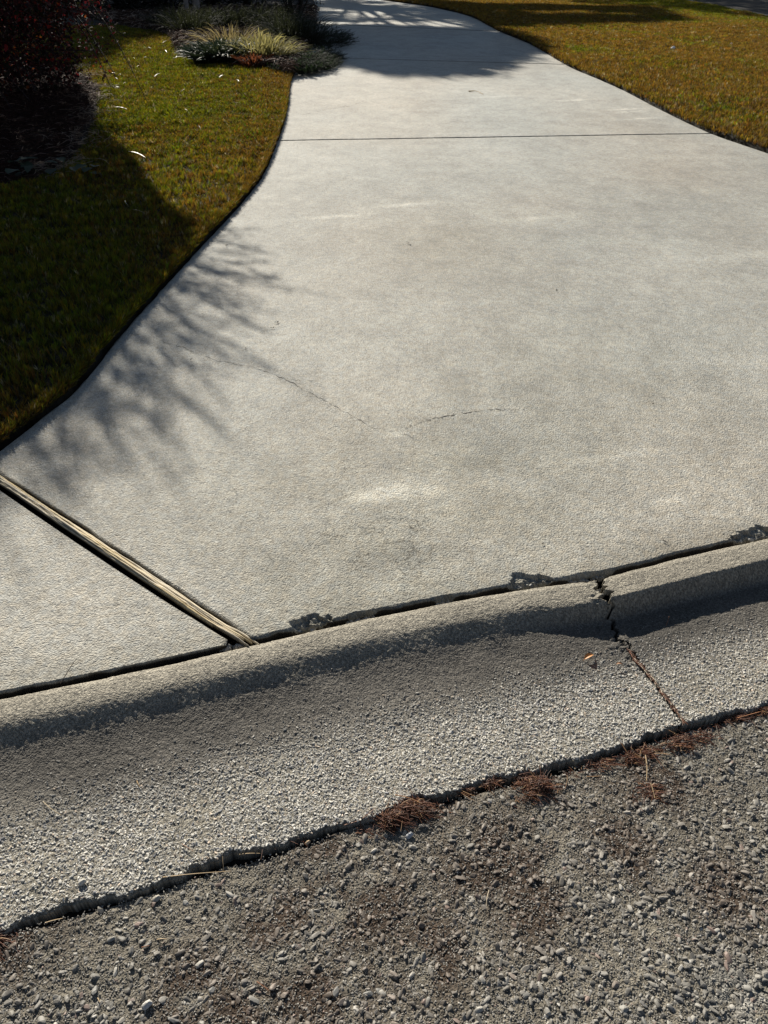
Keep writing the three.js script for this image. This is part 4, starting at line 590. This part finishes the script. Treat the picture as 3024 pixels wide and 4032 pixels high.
// pale dry blades on the left lawn
function dryBlade(label, a, b, w, grp) { w *= 0.6; const p = G(...a), q = G(...b), g = group('dry_leaf_blade', p[0], lawnY(...p) + 0.026, p[1]); tag(g, label, 'dry leaf', grp); const e = V(q[0] - p[0], rr(0, 0.02), -(q[1] - p[1])), s = new Soup(); s.blade(V(0, 0, 0), e, e.clone().multiplyScalar(0.5).add(V(gauss() * 0.02, 0.025, gauss() * 0.02)), w, [0.46, 0.39, 0.28], [0.5, 0.44, 0.33], 6); mesh('blade', s.geometry(), strawVertexMat, g); }
dryBlade('long pale dry blade on the sunlit grass nearest the mulch bed', [445, 443], [508, 457], 0.035); dryBlade('pale dry blade in the lawn where the shade begins', [512, 625], [580, 655], 0.024);
dryBlade('pale dry blade pointing up, middle of the sunlit lawn', [785, 520], [798, 552], 0.014); dryBlade('curved thin pale blade in the shaded lawn', [497, 812], [520, 850], 0.008); dryBlade('thin curved pale blade end in the shaded lawn', [520, 850], [580, 870], 0.008);
dryBlade('pale dry blade left of the middle of the sunlit lawn', [730, 452], [750, 475], 0.018); dryBlade('pale forked blade at the right of the sunlit lawn', [925, 422], [985, 442], 0.015); dryBlade('pale blade near the plants at the right lawn edge', [1058, 308], [1110, 326], 0.02); dryBlade('small curled pale blade at the lower right of the sunlit lawn', [698, 655], [735, 662], 0.02);
{
  const spots = [[480, 310], [505, 315], [470, 335], [455, 365], [490, 350], [520, 245], [445, 245], [600, 210], [650, 215], [560, 200], [690, 240], [540, 275], [600, 300], [610, 315], [670, 312], [740, 370], [700, 180], [640, 180], [580, 240], [870, 318], [940, 340], [440, 305], [465, 318]];
  spots.forEach(([x, y]) => dryBlade(x < 560 && y > 290 ? 'short pale dry blade on the sunlit grass beside the mulch' : y < 300 ? 'short pale dry blade on the upper sunlit lawn below the planting' : 'short pale dry blade on the middle of the sunlit lawn', [x + rr(-6, 6), y + rr(-4, 4)], [x + rr(10, 30) * (rnd() < 0.7 ? 1 : -1), y + rr(-6, 12)], rr(0.012, 0.024), 'short pale blades on the sunlit lawn'));
}
// pebbles and bits
function pebble(label, px, py, r, color, level, y0 = 0) { const [x, d] = G(px, py, level), g = group('pebble', x, (level === ROAD ? roadY(x, d) : level) + y0, d); tag(g, label, 'pebble'); const m = stoneMat.clone(); m.color.setRGB(...color); const o = mesh('stone', stoneGeos[1], m, g); o.scale.setScalar(r); o.position.y = r * 0.5; o.rotation.set(0.2, 0.7, 0.1); }
pebble('white oval pebble lying on the brown right lawn', 2646, 207, 0.035, [0.8, 0.78, 0.74], 0, 0.045); pebble('small white bit at the right edge of the brown lawn', 2985, 152, 0.022, [0.75, 0.72, 0.68], 0, 0.045); pebble('small white bit right of the oval pebble in the brown lawn', 2875, 187, 0.02, [0.75, 0.72, 0.68], 0, 0.045); pebble('small white bit low at the right of the brown lawn', 2958, 228, 0.02, [0.75, 0.72, 0.68], 0, 0.045);
pebble('grey blue stone at the foot of the large needle clump', 1612, 3292, 0.0075, [0.4, 0.41, 0.43], ROAD); pebble('pale pointed stone on the gutter at left', 325, 3475, 0.007, [0.55, 0.52, 0.45], GUT); pebble('light stone on the road under the long pale stick', 618, 3540, 0.0075, [0.4, 0.37, 0.31], ROAD); pebble('white stone on the road near the bottom left of centre', 580, 3955, 0.0085, [0.5, 0.48, 0.44], ROAD); pebble('tan stone at the left end of the gutter crack', 1212, 3318, 0.005, [0.55, 0.4, 0.25], ROAD);
// low broad-leaved weed at the shaded foot of the mulch bed
{
  const [x, d] = G(240, 705), g = group('broadleaf_weed', x, 0.03, d); tag(g, 'low broad leaved green weed at the shaded foot of the mulch', 'weed');
  const st = new Soup(); for (let k = 0; k < 16; k++) { const u = rr(-0.42, 0.34), v = rr(-0.1, 0.16), a = rr(0, 6.28), h = rr(0.03, 0.1); const s = new Soup(); st.tube([V(u * 0.6, 0, v * 0.6), V(u, h, v)], 0.003, [0.08, 0.1, 0.05], 4); s.leaf(V(u, h, v), V(Math.cos(a), rr(-0.2, 0.2), Math.sin(a)), V(gauss() * 0.2, 1, gauss() * 0.2).normalize(), rr(0.09, 0.15), rr(0.07, 0.11), [0.04, 0.065, 0.035]); mesh('leaf', s.geometry(), leafVertexMat, g); }
  mesh('stem', st.geometry(), plainMat, g).userData.kind = 'stuff';
}
renderer.render(scene, camera);
